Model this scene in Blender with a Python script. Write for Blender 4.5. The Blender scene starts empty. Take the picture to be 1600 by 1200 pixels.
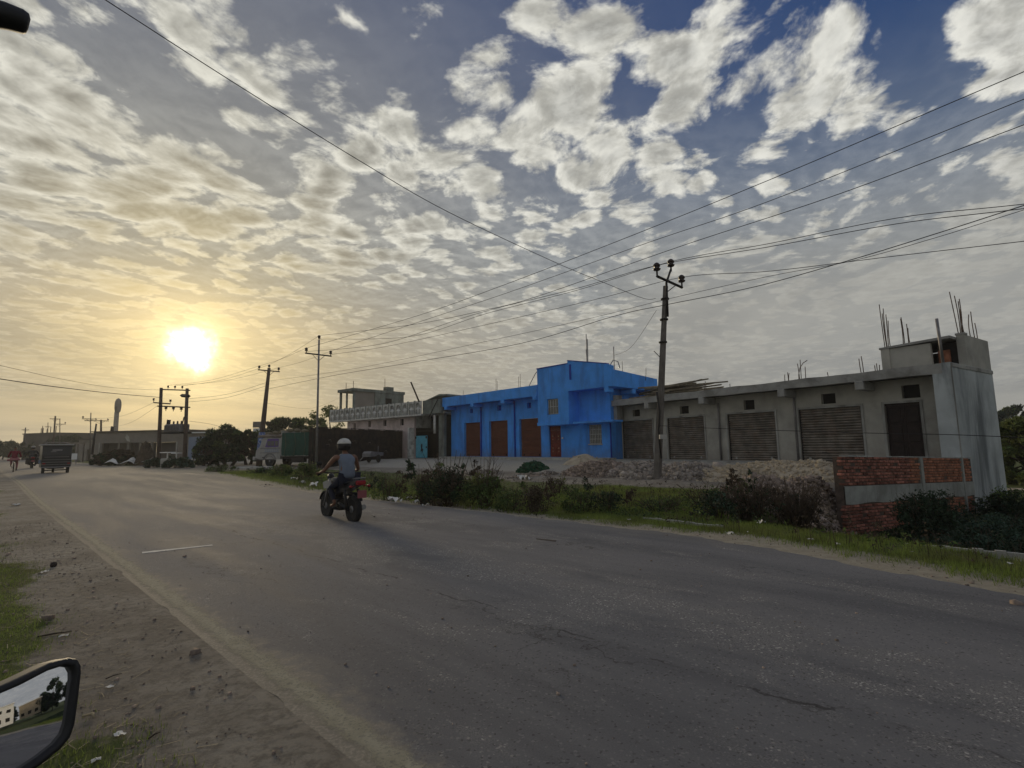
import bpy, math, random
import numpy as np
from mathutils import Vector, Matrix, Euler, Quaternion

# ------------------------------------------------------------ camera, sky, sun
F = 806.0; EYE = 1.55; PITCH = math.radians(6.8); ROLL = math.radians(-0.92)
S = bpy.context.scene
COL = S.collection
cam_d = bpy.data.cameras.new('camera'); cam = bpy.data.objects.new('camera', cam_d); COL.objects.link(cam)
cam_d.sensor_width = 36.0; cam_d.lens = F / 1600 * 36
cam_d.clip_start = 0.05; cam_d.clip_end = 3000
RM = Matrix.Rotation(math.pi / 2 + PITCH, 3, 'X') @ Matrix.Rotation(ROLL, 3, 'Z')
cam.matrix_world = Matrix.Translation((0, 0, EYE)) @ RM.to_4x4()
S.camera = cam
CP = Vector((0, 0, EYE))

def ray(px, py):
    return RM @ Vector(((px - 800) / F, -(py - 600) / F, -1.0))
def G(px, py, z=0.0):            # where the sight line of a photo pixel meets height z
    r = ray(px, py); return CP + r * ((z - EYE) / r.z)
def D(px, py, Y):                # the point of that sight line at depth Y
    r = ray(px, py); return CP + r * (Y / r.y)
def PL(px, py, P, hd):           # the point of that sight line in the upright plane through P along hd
    n = Vector((-hd[1], hd[0], 0)); r = ray(px, py); P = Vector((P[0], P[1], 0))
    return CP + r * (n.dot(P - CP) / n.dot(r))
def head(deg):                   # unit vectors: left-to-right along a front of this heading, and to its back
    a = math.radians(deg)
    return Vector((math.sin(a), -math.cos(a), 0)), Vector((math.cos(a), math.sin(a), 0))

SUN = ray(299, 547).normalized()

W = bpy.data.worlds.new('World'); S.world = W; W.use_nodes = True
class NT:
    def __init__(s, tree): s.t = tree
    def n(s, typ, **k):
        nd = s.t.nodes.new(typ)
        for a, b in k.items(): setattr(nd, a, b)
        return nd
    def val(s, sock, v):
        if isinstance(v, X): s.t.links.new(v.s, sock)
        elif isinstance(v, bpy.types.NodeSocket): s.t.links.new(v, sock)
        else:
            if sock.type == 'RGBA' and hasattr(v, '__len__') and len(v) == 3: v = (*v, 1)
            sock.default_value = v
    def m(s, op, a, b=None, c=None, clamp=False):
        nd = s.n('ShaderNodeMath', operation=op); nd.use_clamp = clamp
        s.val(nd.inputs[0], a)
        if b is not None: s.val(nd.inputs[1], b)
        if c is not None: s.val(nd.inputs[2], c)
        return X(s, nd.outputs[0])
    def vm(s, op, a, b=None, sc=None):
        nd = s.n('ShaderNodeVectorMath', operation=op)
        s.val(nd.inputs[0], a)
        if b is not None: s.val(nd.inputs[1], b)
        if sc is not None: s.val(nd.inputs['Scale'], sc)
        return X(s, nd.outputs['Value'] if op in ('DOT_PRODUCT', 'DISTANCE', 'LENGTH') else nd.outputs[0])
    def noise(s, v, scale, detail=5, rough=.55, dist=0.0, col=False, lac=2.0):
        nd = s.n('ShaderNodeTexNoise')
        if v is not None: s.val(nd.inputs['Vector'], v)
        nd.inputs['Scale'].default_value = scale; nd.inputs['Detail'].default_value = detail
        nd.inputs['Roughness'].default_value = rough; nd.inputs['Distortion'].default_value = dist
        nd.inputs['Lacunarity'].default_value = lac
        return X(s, nd.outputs['Color' if col else 'Fac'])
    def voro(s, v, scale, feature='F1', out='Distance', rnd=1.0):
        nd = s.n('ShaderNodeTexVoronoi', feature=feature)
        if v is not None: s.val(nd.inputs['Vector'], v)
        nd.inputs['Scale'].default_value = scale; nd.inputs['Randomness'].default_value = rnd
        return X(s, nd.outputs[out])
    def ss(s, v, lo, hi, a=0.0, b=1.0, lin=False):
        nd = s.n('ShaderNodeMapRange', interpolation_type='LINEAR' if lin else 'SMOOTHSTEP')
        s.val(nd.inputs['Value'], v)
        for i, q in ((1, lo), (2, hi), (3, a), (4, b)): s.val(nd.inputs[i], q)
        return X(s, nd.outputs[0])
    def mix(s, f, a, b, mode='MIX'):
        nd = s.n('ShaderNodeMix', data_type='RGBA', blend_type=mode)
        s.val(nd.inputs[0], f); s.val(nd.inputs[6], a); s.val(nd.inputs[7], b)
        return X(s, nd.outputs[2])
    def comb(s, x, y, z=0.0):
        nd = s.n('ShaderNodeCombineXYZ')
        for i, q in enumerate((x, y, z)): s.val(nd.inputs[i], q)
        return X(s, nd.outputs[0])
    def sep(s, v):
        nd = s.n('ShaderNodeSeparateXYZ'); s.val(nd.inputs[0], v)
        return [X(s, o) for o in nd.outputs]
    def coord(s, which='Object'):
        return X(s, s.n('ShaderNodeTexCoord').outputs[which])
class X:
    def __init__(s, nt, sock): s.nt = nt; s.s = sock
    def __add__(s, o): return s.nt.m('ADD', s, o)
    def __radd__(s, o): return s.nt.m('ADD', s, o)
    def __sub__(s, o): return s.nt.m('SUBTRACT', s, o)
    def __rsub__(s, o): return s.nt.m('SUBTRACT', o, s)
    def __mul__(s, o): return s.nt.m('MULTIPLY', s, o)
    def __rmul__(s, o): return s.nt.m('MULTIPLY', s, o)
    def __truediv__(s, o): return s.nt.m('DIVIDE', s, o)

def build_sky():
    t = W.node_tree; t.nodes.clear(); q = NT(t)
    d = q.vm('NORMALIZE', q.coord('Generated'))
    x, y, z = q.sep(d)
    c = q.vm('DOT_PRODUCT', d, tuple(SUN))
    one = 1.0 - c
    near = q.m('EXPONENT', one * -5.4)          # broad warm side of the sky
    mid = q.m('EXPONENT', one * -42.0)
    tight = q.m('EXPONENT', one * -330.0)
    zc = q.m('MAXIMUM', z, 0.0)
    k = zc + 0.07
    a20 = math.radians(20)
    u = (x * math.cos(a20) - y * math.sin(a20)) / k
    v = (x * math.sin(a20) + y * math.cos(a20)) / k
    P0 = q.comb(u, v * 0.88, 3.7)
    w = q.noise(P0, 1.6, 3, .5, col=True)
    wv = q.vm('SCALE', q.vm('SUBTRACT', w, (.5, .5, .5)), sc=0.30)
    P = q.vm('ADD', P0, wv)
    big = q.noise(P, 1.3, 2, .5)
    n1 = q.noise(P, 6.4, 10, .63)
    su = (SUN.x * math.cos(a20) - SUN.y * math.sin(a20)); sv = (SUN.x * math.sin(a20) + SUN.y * math.cos(a20)) * .88
    n1b = q.noise(q.vm('ADD', P, (su * .035, sv * .035, 0)), 6.4, 5, .57)
    pw = q.vm('SCALE', q.vm('SUBTRACT', q.noise(P, 15.0, 3, .6, col=True), (.5, .5, .5)), sc=.10)
    puff = q.voro(q.vm('ADD', P, pw), 7.6, 'F1')
    rip = q.noise(q.comb(u * .55 + v * .2, v * 1.6, 1.0), 9.0, 4, .6, .9)
    # where the cloud sheet is closed, torn or open
    def blob(px, py, r, amp):
        dd = q.vm('DISTANCE', d, tuple(ray(px, py).normalized()))
        return q.m('EXPONENT', (dd * dd) * (-1.0 / (r * r))) * amp
    B = .055 + near * .05 + q.ss(z, .60, .36) * .08
    for b in BLOBS: B = B + blob(*b)
    dens = .5 + (n1 - .5) * 1.20 + (big - .5) * .85 + (.44 - puff) * .80 + B
    al = q.ss(dens, .42, .76)
    al = q.m('MAXIMUM', al, q.ss(z, .60, .30) * .26 + near * .16)
    thick = q.ss(dens, .70, 1.12)
    relief = q.ss(n1 - n1b, -.14, .14, -1.0, 1.0)
    # clear air
    sk = q.n('ShaderNodeTexSky', sky_type='NISHITA'); sk.sun_disc = False
    sk.sun_elevation = math.asin(SUN.z); sk.sun_rotation = math.atan2(SUN.x, SUN.y)
    sk.dust_density = 2.0; sk.altitude = 100
    nis = q.mix(1.0, X(q, sk.outputs[0]), (.022, .022, .022), 'MULTIPLY')
    clear = q.mix(q.ss(z, .22, .68), (.095, .145, .215), (.007, .042, .155))
    clear = q.mix(.25, clear, nis)
    clear = q.mix(q.m('MULTIPLY', near, 1.1, clamp=True), clear, (.185, .185, .175))
    # cloud lit from behind: thin rims bright, thick middles grey
    rim = q.mix(near, (.50, .495, .455), (.52, .505, .435))
    rim = q.mix(q.ss(c, -.05, -.9), rim, (.66, .64, .57))
    core = q.mix(near, (.25, .255, .25), (.27, .255, .21))
    cl = q.mix(q.m('MULTIPLY', thick * 1.0 + .06, near * .8 + .40), rim, core)
    cl = q.mix(q.ss(rip, .42, .62) * q.ss(z, .5, .2) * .45, cl, core)
    cl = q.vm('SCALE', cl, sc=1.0 + relief * .30)
    cl = q.mix(mid * .55, cl, (.92, .74, .38))
    sky = q.mix(al, clear, cl)
    # the veil low down
    vc = q.mix(near, (.225, .228, .22), (.29, .25, .175))
    vc = q.mix(mid * .85, vc, (.68, .51, .24))
    soft = q.noise(q.comb(u, v * .5, 9.), .9, 4, .55)
    vc2 = q.mix(q.ss(soft, .35, .65), vc, q.mix(1.0, vc, (1.28, 1.26, 1.22), 'MULTIPLY'))
    lowv = q.m('MAXIMUM', q.ss(z, .38, .14) * .72, q.ss(z, .46, .22) * q.ss(near, .36, .12) * .88)
    low0 = q.ss(z, .17, .05)
    sky = q.mix(q.m('MAXIMUM', lowv, low0), sky, vc2)
    # the sun burning through a gap with torn edges
    rag = q.noise(d, 34.0, 6, .66)
    g1 = q.m('EXPONENT', one * -3600.0 + (rag - .5) * 8.0 - .7) * 5.0
    g2 = tight * (.22 + rag * .30) + q.m('EXPONENT', one * -60.0) * .07
    sky = q.vm('ADD', sky, q.vm('SCALE', q.comb(1.0, .92, .66), sc=g1)); sky = q.vm('ADD', sky, q.vm('SCALE', q.comb(1.0, .78, .34), sc=g2))
    bg = q.n('ShaderNodeBackground'); q.val(bg.inputs['Color'], sky); bg.inputs['Strength'].default_value = 1.0
    out = q.n('ShaderNodeOutputWorld'); t.links.new(bg.outputs[0], out.inputs[0])
BLOBS = [ # photo pixel, radius in radians, amount (+ cloud, - blue)
    (650, 45, .13, -.24), (440, 15, .10, -.22), (1230, 20, .13, -.30), (1450, 90, .17, -.36), (1130, 5, .07, -.2), (690, 130, .07, -.20), (1180, 180, .06, -.20), (1480, 200, .08, -.14), (1420, 330, .12, .08), (1200, 290, .10, .10), (1540, 420, .12, .10),
    (930, 60, .07, .30), (1080, 95, .065, .52), (800, 70, .045, .30), (860, 140, .06, .26), (1250, 85, .075, .62), (1320, 145, .055, .48), (1585, 60, .08, .70), (720, 115, .035, .26),
    (1000, 240, .20, .05), (640, 200, .10, .06), (60, 120, .28, .13), (260, 60, .13, .14), (480, 160, .12, .12), (420, 260, .16, .07), (340, 190, .06, -.30), (230, 120, .05, -.2), (120, 60, .04, -.14), (430, 330, .05, -.14), (560, 300, .04, -.14), (700, 260, .035, -.16), (190, 90, .05, -.20), (1000, 130, .04, -.2)]
build_sky()
W.cycles.sampling_method = 'MANUAL'; W.cycles.sample_map_resolution = 1024

sun_d = bpy.data.lights.new('sun', 'SUN'); sun_d.energy = 1.3; sun_d.angle = math.radians(11); sun_d.color = (1.0, .80, .52)
sun = bpy.data.objects.new('sun', sun_d); COL.objects.link(sun)
sun.rotation_euler = SUN.to_track_quat('Z', 'Y').to_euler()

S.view_settings.view_transform = 'Standard'; S.view_settings.look = 'None'
S.view_settings.exposure = 0.32; S.view_settings.gamma = 1.0; S.view_settings.use_curve_mapping = False
# ==== END SKY

# ------------------------------------------------------------ helpers
rnd = random.Random(7)
RS = np.random.RandomState(11)

def tag(o, label=None, cat=None, group=None, kind=None):
    if label: o['label'] = label
    if cat: o['category'] = cat
    if group: o['group'] = group
    if kind: o['kind'] = kind
    return o
def empty(name, loc, rz=0.0, label=None, cat=None, group=None):
    o = bpy.data.objects.new(name, None); COL.objects.link(o)
    o.location = loc; o.rotation_euler = (0, 0, rz); o.empty_display_size = .1
    return tag(o, label, cat, group)
def link(name, me, mat, parent=None, loc=None):
    o = bpy.data.objects.new(name, me); COL.objects.link(o)
    if mat is not None and not me.materials:
        for m in (mat if isinstance(mat, (list, tuple)) else [mat]): me.materials.append(m)
    if parent: o.parent = parent
    if loc is not None: o.location = loc
    return o
def fast_mesh(name, co, faces, n=4, smooth=False, mi=None):
    """co (V,3), faces (F,n) numpy -> mesh"""
    me = bpy.data.meshes.new(name)
    co = np.asarray(co, np.float32); faces = np.asarray(faces, np.int32)
    me.vertices.add(len(co)); me.vertices.foreach_set('co', co.ravel())
    me.loops.add(faces.size); me.loops.foreach_set('vertex_index', faces.ravel())
    me.polygons.add(len(faces)); me.polygons.foreach_set('loop_start', np.arange(0, faces.size, n, dtype=np.int32))
    if mi is not None: me.polygons.foreach_set('material_index', np.asarray(mi, np.int32))
    if smooth: me.polygons.foreach_set('use_smooth', np.ones(len(faces), bool))
    me.update(calc_edges=True)
    return me

class MB:
    """collects shapes, links them as one mesh object"""
    def __init__(s): s.v = []; s.f = []; s.sm = []
    def add(s, vs, fs, smooth=False):
        k = len(s.v); s.v += [tuple(v) for v in vs]
        for f in fs: s.f.append(tuple(i + k for i in f)); s.sm.append(smooth)
        return s
    def box(s, x0, x1, y0, y1, z0, z1, M=None):
        vs = [Vector((x, y, z)) for z in (z0, z1) for y in (y0, y1) for x in (x0, x1)]
        if M is not None: vs = [M @ v for v in vs]
        return s.add(vs, [(0, 2, 3, 1), (4, 5, 7, 6), (0, 1, 5, 4), (2, 6, 7, 3), (0, 4, 6, 2), (1, 3, 7, 5)])
    def bev(s, x0, x1, y0, y1, z0, z1, b=.02, M=None):
        """box with chamfered edges"""
        cx, cy, cz = (x0+x1)/2, (y0+y1)/2, (z0+z1)/2; hx, hy, hz = (x1-x0)/2, (y1-y0)/2, (z1-z0)/2
        vs = []; idx = {}
        for sx in (-1, 1):
            for sy in (-1, 1):
                for sz in (-1, 1):
                    for ax in range(3):
                        p = [sx*(hx-b), sy*(hy-b), sz*(hz-b)]; p[ax] += (sx, sy, sz)[ax]*b
                        idx[(sx, sy, sz, ax)] = len(vs); v = Vector((cx+p[0], cy+p[1], cz+p[2]))
                        vs.append(M @ v if M is not None else v)
        fs = []
        for ax in range(3):
            o = [a for a in range(3) if a != ax]
            for sg in (-1, 1):
                q = []
                for a, c in ((-1, -1), (1, -1), (1, 1), (-1, 1)):
                    k = [0, 0, 0]; k[ax] = sg; k[o[0]] = a; k[o[1]] = c; q.append(idx[(*k, ax)])
                fs.append(q)
            for a in (-1, 1):
                for c in (-1, 1):
                    k0 = [0, 0, 0]; k1 = [0, 0, 0]; k0[ax] = -1; k1[ax] = 1
                    k0[o[0]] = k1[o[0]] = a; k0[o[1]] = k1[o[1]] = c
                    fs.append([idx[(*k0, o[0])], idx[(*k1, o[0])], idx[(*k1, o[1])], idx[(*k0, o[1])]])
        for sx in (-1, 1):
            for sy in (-1, 1):
                for sz in (-1, 1): fs.append([idx[(sx, sy, sz, i)] for i in range(3)])
        return s.add(vs, fs)
    def tube(s, pts, r, n=8, cap=True, smooth=True):
        pts = [Vector(p) for p in pts]
        rs = list(r) if hasattr(r, '__len__') else [r] * len(pts)
        vs = []; fs = []; ref = None
        for i, p in enumerate(pts):
            d = (pts[min(i+1, len(pts)-1)] - pts[max(i-1, 0)])
            d = d.normalized() if d.length > 1e-9 else Vector((0, 0, 1))
            if ref is None: ref = Vector((0, 0, 1)) if abs(d.z) < .9 else Vector((1, 0, 0))
            a = d.cross(ref).normalized(); b = d.cross(a).normalized(); pass
            for k in range(n):
                t = 2*math.pi*k/n; vs.append(p + a*math.cos(t)*rs[i] + b*math.sin(t)*rs[i])
        for i in range(len(pts)-1):
            for k in range(n):
                k2 = (k+1) % n; fs.append((i*n+k, i*n+k2, (i+1)*n+k2, (i+1)*n+k))
        s.add(vs, fs, smooth)
        if cap:
            k = len(s.v) - len(vs)
            s.f.append(tuple(k + i for i in range(n))[::-1]); s.sm.append(False)
            m = k + (len(pts)-1)*n; s.f.append(tuple(m + i for i in range(n))); s.sm.append(False)
        return s
    def lathe(s, prof, c=(0, 0, 0), axis='Z', n=12, M=None):
        """prof: (radius, along)"""
        vs = []; fs = []
        for r, h in prof:
            for k in range(n):
                t = 2*math.pi*k/n; a, b = r*math.cos(t), r*math.sin(t)
                v = Vector((a, b, h)) if axis == 'Z' else Vector((a, h, b)) if axis == 'Y' else Vector((h, a, b))
                v += Vector(c); vs.append(M @ v if M is not None else v)
        for i in range(len(prof)-1):
            for k in range(n):
                k2 = (k+1) % n; fs.append((i*n+k, i*n+k2, (i+1)*n+k2, (i+1)*n+k))
        fs.append(tuple(range(n))[::-1]); fs.append(tuple((len(prof)-1)*n + i for i in range(n)))
        return s.add(vs, fs, True)
    def prism(s, poly, a, b, axis='Y', M=None):
        """poly in the two other axes, extruded from a to b along axis"""
        def mk(p, h): return Vector((p[0], h, p[1])) if axis == 'Y' else Vector((p[0], p[1], h)) if axis == 'Z' else Vector((h, p[0], p[1]))
        n = len(poly); vs = [mk(p, a) for p in poly] + [mk(p, b) for p in poly]
        if M is not None: vs = [M @ v for v in vs]
        fs = [tuple(range(n)), tuple(range(2*n-1, n-1, -1))] + [(i, i+n, (i+1) % n + n, (i+1) % n) for i in range(n)]
        return s.add(vs, fs)
    def build(s, name, mat, parent=None, loc=None, fix=True):
        me = bpy.data.meshes.new(name); me.from_pydata(s.v, [], s.f)
        me.polygons.foreach_set('use_smooth', s.sm); me.update()
        if fix:
            import bmesh
            bm = bmesh.new(); bm.from_mesh(me); bmesh.ops.recalc_face_normals(bm, faces=bm.faces); bm.to_mesh(me); bm.free()
        return link(name, me, mat, parent, loc)

def wall_holes(mb, x0, x1, z0, z1, holes, y0, y1):
    """an upright slab between y0 and y1 with rectangular openings (xa, xb, za, zb)"""
    xs = sorted({x0, x1, *[h[0] for h in holes], *[h[1] for h in holes]}); xs = [x for x in xs if x0 <= x <= x1]
    for a, b in zip(xs[:-1], xs[1:]):
        cuts = sorted([(max(h[2], z0), min(h[3], z1)) for h in holes if h[0] <= a + 1e-6 and h[1] >= b - 1e-6])
        z = z0
        for c0, c1 in cuts:
            if c0 > z + 1e-4: mb.box(a, b, y0, y1, z, c0)
            z = c1
        if z < z1 - 1e-4: mb.box(a, b, y0, y1, z, z1)
    return mb

# ------------------------------------------------------------ materials
MATS = {}
def mat(name, col, rough=.85, var=.25, scale=3.0, stain=None, stain_amt=.5, stain_scale=.8, bump=.3, bscale=40.0, metal=0.0, island=0.0, objrand=0.0, streak=False, spec=.3, transl=0.0, grime=None):
    if name in MATS: return MATS[name]
    m = bpy.data.materials.new(name); m.use_nodes = True; t = m.node_tree; t.nodes.clear(); q = NT(t)
    p = q.n('ShaderNodeBsdfPrincipled'); out = q.n('ShaderNodeOutputMaterial')
    co = q.coord('Object')
    if objrand:
        oi = q.n('ShaderNodeObjectInfo'); rv = X(q, oi.outputs['Random'])
        co = q.vm('ADD', co, q.comb(rv * 37.0, rv * 91.0, rv * 53.0))
    n = q.noise(co, scale, 6, .6)
    dark = tuple(c * (1 - var) for c in col); lite = tuple(min(1, c * (1 + var)) for c in col)
    c = q.mix(q.ss(n, .32, .68), dark, lite)
    if stain:
        cs = q.vm('MULTIPLY', co, (1.6, 1.6, .35)) if streak else co
        s2 = q.noise(cs, stain_scale, 7, .62, .4)
        c = q.mix(q.ss(s2, .45, .68) * stain_amt, c, stain)
    if grime:
        zz_ = q.sep(co)[2]; c = q.mix(q.ss(zz_ + (q.noise(co, 2.5, 6, .65) - .5) * 1.4, 1.7, .6) * .5, c, grime)
    if island:
        g = q.n('ShaderNodeNewGeometry'); ri = X(q, g.outputs['Random Per Island'])
        c = q.vm('SCALE', c, sc=q.ss(ri, 0, 1, 1 - island, 1 + island, lin=True))
    if objrand: c = q.vm('SCALE', c, sc=q.ss(rv, 0, 1, 1 - objrand, 1 + objrand, lin=True))
    q.val(p.inputs['Base Color'], c); p.inputs['Roughness'].default_value = rough; p.inputs['Metallic'].default_value = metal
    p.inputs['Specular IOR Level'].default_value = spec
    if bump:
        bn = q.n('ShaderNodeBump'); bn.inputs['Strength'].default_value = bump; bn.inputs['Distance'].default_value = .02
        q.val(bn.inputs['Height'], q.noise(co, bscale, 5, .6)); t.links.new(bn.outputs[0], p.inputs['Normal'])
    if transl:
        tr = q.n('ShaderNodeBsdfTranslucent'); q.val(tr.inputs['Color'], c); mx = q.n('ShaderNodeMixShader'); mx.inputs[0].default_value = transl
        t.links.new(p.outputs[0], mx.inputs[1]); t.links.new(tr.outputs[0], mx.inputs[2]); t.links.new(mx.outputs[0], out.inputs[0])
    else: t.links.new(p.outputs[0], out.inputs[0])
    MATS[name] = m; return m

M_conc = mat('bare_concrete', (.35, .345, .32), .93, .16, 1.3, stain=(.14, .135, .12), stain_amt=.8, stain_scale=.9, streak=True, bump=.35)
M_concl = mat('plastered_concrete', (.40, .385, .34), .93, .14, 1.1, stain=(.25, .24, .215), stain_amt=.6, stain_scale=.7, bump=.25, grime=(.24, .215, .18))
M_side = mat('weathered_side_plaster', (.44, .47, .47), .93, .15, .8, stain=(.13, .145, .15), stain_amt=.9, stain_scale=.45, streak=True, bump=.3)
M_lint = mat('fascia_concrete', (.33, .325, .305), .93, .14, 1.8, stain=(.13, .125, .11), stain_amt=.6, stain_scale=1.2, bump=.35)
M_blue = mat('blue_wall_paint', (.07, .33, .88), .75, .10, 1.2, stain=(.05, .19, .55), stain_amt=.75, stain_scale=.9, streak=True, bump=.15, grime=(.13, .17, .26))
M_blued = mat('deep_blue_paint', (.02, .055, .38), .7, .12, 1.2, bump=.1)
M_shut = mat('brown_shutter_paint', (.19, .066, .034), .55, .12, 2.0, bump=.1, stain=(.20, .08, .05), stain_amt=.35)
M_rust = mat('rusty_grey_shutter', (.215, .19, .16), .6, .3, 2.5, stain=(.20, .12, .08), stain_amt=.4, stain_scale=2.2, bump=.2, metal=.2)
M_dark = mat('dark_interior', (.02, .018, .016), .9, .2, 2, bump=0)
M_wood = mat('dark_door_wood', (.020, .011, .009), .6, .3, 6, bump=.2)
M_red = mat('red_brown_door_wood', (.16, .022, .012), .45, .3, 5, bump=.15)
M_carv = mat('light_carved_wood', (.36, .20, .12), .6, .2, 5, bump=.1)
M_white = mat('dirty_white_paint', (.62, .61, .57), .85, .12, 2, stain=(.20, .19, .17), stain_amt=.6, stain_scale=2.5, bump=.2)
M_whiter = mat('white_paint', (.70, .70, .68), .6, .08, 2, bump=.05)
M_pink = mat('faded_pink_wall', (.60, .50, .48), .9, .1, 1, stain=(.25, .20, .18), stain_amt=.5, bump=.2)
M_moss = mat('mossy_grey_plaster', (.19, .21, .185), .93, .25, 1.5, stain=(.09, .075, .065), stain_amt=.7, stain_scale=.9, streak=True, bump=.3)
M_turq = mat('turquoise_door_paint', (.11, .40, .52), .6, .1, 3, bump=.1)
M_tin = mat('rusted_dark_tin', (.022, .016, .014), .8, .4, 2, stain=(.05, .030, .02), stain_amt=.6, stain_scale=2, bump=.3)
M_steel = mat('galvanised_steel', (.23, .22, .22), .55, .15, 5, metal=.5, bump=.1)
M_rod = mat('rusty_rebar', (.10, .07, .055), .85, .3, 8, bump=.2)
M_pole = mat('pole_concrete', (.15, .135, .12), .93, .2, 2.5, stain=(.07, .06, .05), stain_amt=.7, stain_scale=1.0, bump=.5, bscale=25)
M_poled = mat('dark_pole_concrete', (.10, .075, .06), .93, .2, 2.5, bump=.4)
M_iron = mat('black_iron', (.02, .018, .018), .6, .2, 6, bump=.1)
M_insul = mat('brown_porcelain', (.025, .014, .011), .25, .1, 6, bump=0)
M_wire = mat('aluminium_wire', (.03, .028, .027), .7, .1, 2, bump=0)
M_brick = mat('red_brick', (.30, .12, .085), .93, .3, 9, stain=(.13, .065, .05), stain_amt=.75, stain_scale=5, bump=.5, objrand=.5)
M_brickm = mat('old_brick', (.34, .14, .08), .93, .3, 5, stain=(.12, .07, .05), stain_amt=.6, stain_scale=3, bump=.5, island=.3)
M_mort = mat('mortar', (.10, .075, .06), .95, .25, 6, bump=.5)
M_band = mat('concrete_tie_beam', (.30, .31, .285), .93, .15, 2.5, stain=(.16, .16, .14), stain_amt=.5, bump=.35)
M_kerb = mat('kerb_concrete', (.40, .39, .35), .93, .2, 3, stain=(.2, .19, .15), stain_amt=.5, bump=.4)
M_leaf = mat('weed_leaf', (.075, .118, .032), .7, .3, 2, island=.5, bump=0, transl=.25)
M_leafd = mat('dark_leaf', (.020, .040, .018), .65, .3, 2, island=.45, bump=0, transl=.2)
M_dry = mat('dry_leaf', (.060, .045, .030), .85, .3, 2, island=.5, bump=0, transl=.15)
M_leafy = mat('yellow_green_leaf', (.13, .155, .042), .7, .3, 1, island=.4, bump=0, transl=.3)
M_leafb = mat('bluish_green_leaf', (.045, .085, .055), .65, .3, 1, island=.4, bump=0, transl=.2)
M_grass = mat('grass_blade', (.18, .235, .05), .75, .3, 1.2, stain=(.17, .15, .06), stain_amt=.5, stain_scale=.8, island=.4, bump=0, transl=.3)
M_stem = mat('stem', (.07, .05, .035), .9, .3, 4, bump=0)
M_bark = mat('bark', (.055, .042, .032), .95, .3, 5, bump=.6, bscale=20)
M_bamboo = mat('weathered_bamboo', (.20, .165, .11), .8, .25, 4, objrand=.45, bump=.1)
M_rubble = mat('rubble_stone', (.24, .19, .155), .95, .2, 4, island=.5, bump=.4)
M_rubbleg = mat('grey_rubble', (.27, .235, .20), .95, .2, 4, island=.5, bump=.4)
M_soilp = mat('heap_soil', (.26, .205, .155), .97, .3, 5, stain=(.28, .23, .17), stain_amt=.5, bump=.7, bscale=14)
M_sand = mat('sand', (.41, .345, .25), .97, .15, 3, stain=(.22, .17, .11), stain_amt=.4, bump=.4)
M_green = mat('green_net', (.012, .055, .025), .8, .4, 6, island=.2, bump=.6)
M_rubber = mat('tyre_rubber', (.018, .018, .018), .8, .15, 6, bump=.1)
M_black = mat('black_paint', (.012, .013, .017), .3, .1, 4, bump=0, spec=.5)
M_plast = mat('black_plastic', (.010, .010, .012), .6, .1, 30, bump=.05, spec=.5)
M_chrome = mat('bright_metal', (.55, .55, .55), .3, .05, 4, metal=.9, bump=0)
M_alloy = mat('grey_alloy', (.22, .22, .22), .4, .1, 4, metal=.6, bump=0)
M_skin = mat('skin', (.17, .085, .055), .6, .08, 6, bump=.05)
M_vest = mat('grey_blue_vest', (.155, .185, .235), .9, .12, 4, bump=.3)
M_navy = mat('navy_trousers', (.014, .017, .032), .9, .15, 4, bump=.3)
M_maroon = mat('maroon_shirt', (.16, .012, .028), .9, .12, 4, bump=.3)
M_pinkc = mat('dusty_pink_cloth', (.30, .12, .13), .9, .12, 4, bump=.3)
M_hair = mat('black_hair', (.010, .008, .008), .6, .2, 20, bump=.3)
M_taill = mat('red_tail_lamp', (.26, .010, .016), .25, .05, 4, bump=0, spec=.6)
M_plate = mat('red_number_plate', (.24, .07, .08), .5, .1, 4, bump=0)
M_tgreen = mat('green_tarpaulin', (.008, .060, .043), .7, .2, 1.5, bump=.3)
M_truckw = mat('truck_cream_paint', (.36, .35, .33), .5, .12, 2, stain=(.2, .19, .17), stain_amt=.5, bump=.05)
M_purple = mat('purple_truck_trim', (.10, .055, .22), .5, .15, 3, bump=.05)
M_sack = mat('jute_sack', (.17, .15, .10), .95, .2, 4, bump=.6)
M_bposter = mat('blue_pole_paint', (.07, .13, .30), .7, .25, 3, stain=(.5, .5, .52), stain_amt=.8, stain_scale=5, bump=.1)
M_fac = mat('far_grey_plaster', (.24, .215, .185), .95, .12, .5, stain=(.16, .145, .125), stain_amt=.5, stain_scale=.3, bump=0)
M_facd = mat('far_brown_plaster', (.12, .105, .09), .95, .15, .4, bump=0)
M_bluegrey = mat('blue_grey_sheet', (.20, .25, .34), .6, .1, .8, bump=0)
M_paper = mat('pale_litter', (.62, .60, .54), .8, .12, 8, bump=0, objrand=.25)
M_stone = mat('dark_stone', (.045, .035, .03), .95, .3, 10, bump=.5)
M_straw = mat('dry_straw', (.30, .25, .16), .95, .2, 6, island=.4, bump=0)
M_hazetree = mat('distant_leaf', (.05, .065, .035), .9, .3, .6, island=.3, bump=0)

def glass_mat(name, col, rough=.06):
    m = bpy.data.materials.new(name); m.use_nodes = True; p = m.node_tree.nodes['Principled BSDF']
    p.inputs['Base Color'].default_value = (*col, 1); p.inputs['Roughness'].default_value = rough; p.inputs['Specular IOR Level'].default_value = .8
    return m
M_glass = glass_mat('dusty_window_glass', (.10, .10, .085), .25)
M_screen = glass_mat('windscreen_glass', (.22, .26, .27), .12)
M_mirror = bpy.data.materials.new('mirror_glass'); M_mirror.use_nodes = True
_p = M_mirror.node_tree.nodes['Principled BSDF']; _p.inputs['Base Color'].default_value = (.72, .74, .80, 1); _p.inputs['Metallic'].default_value = 1; _p.inputs['Roughness'].default_value = .015

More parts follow.
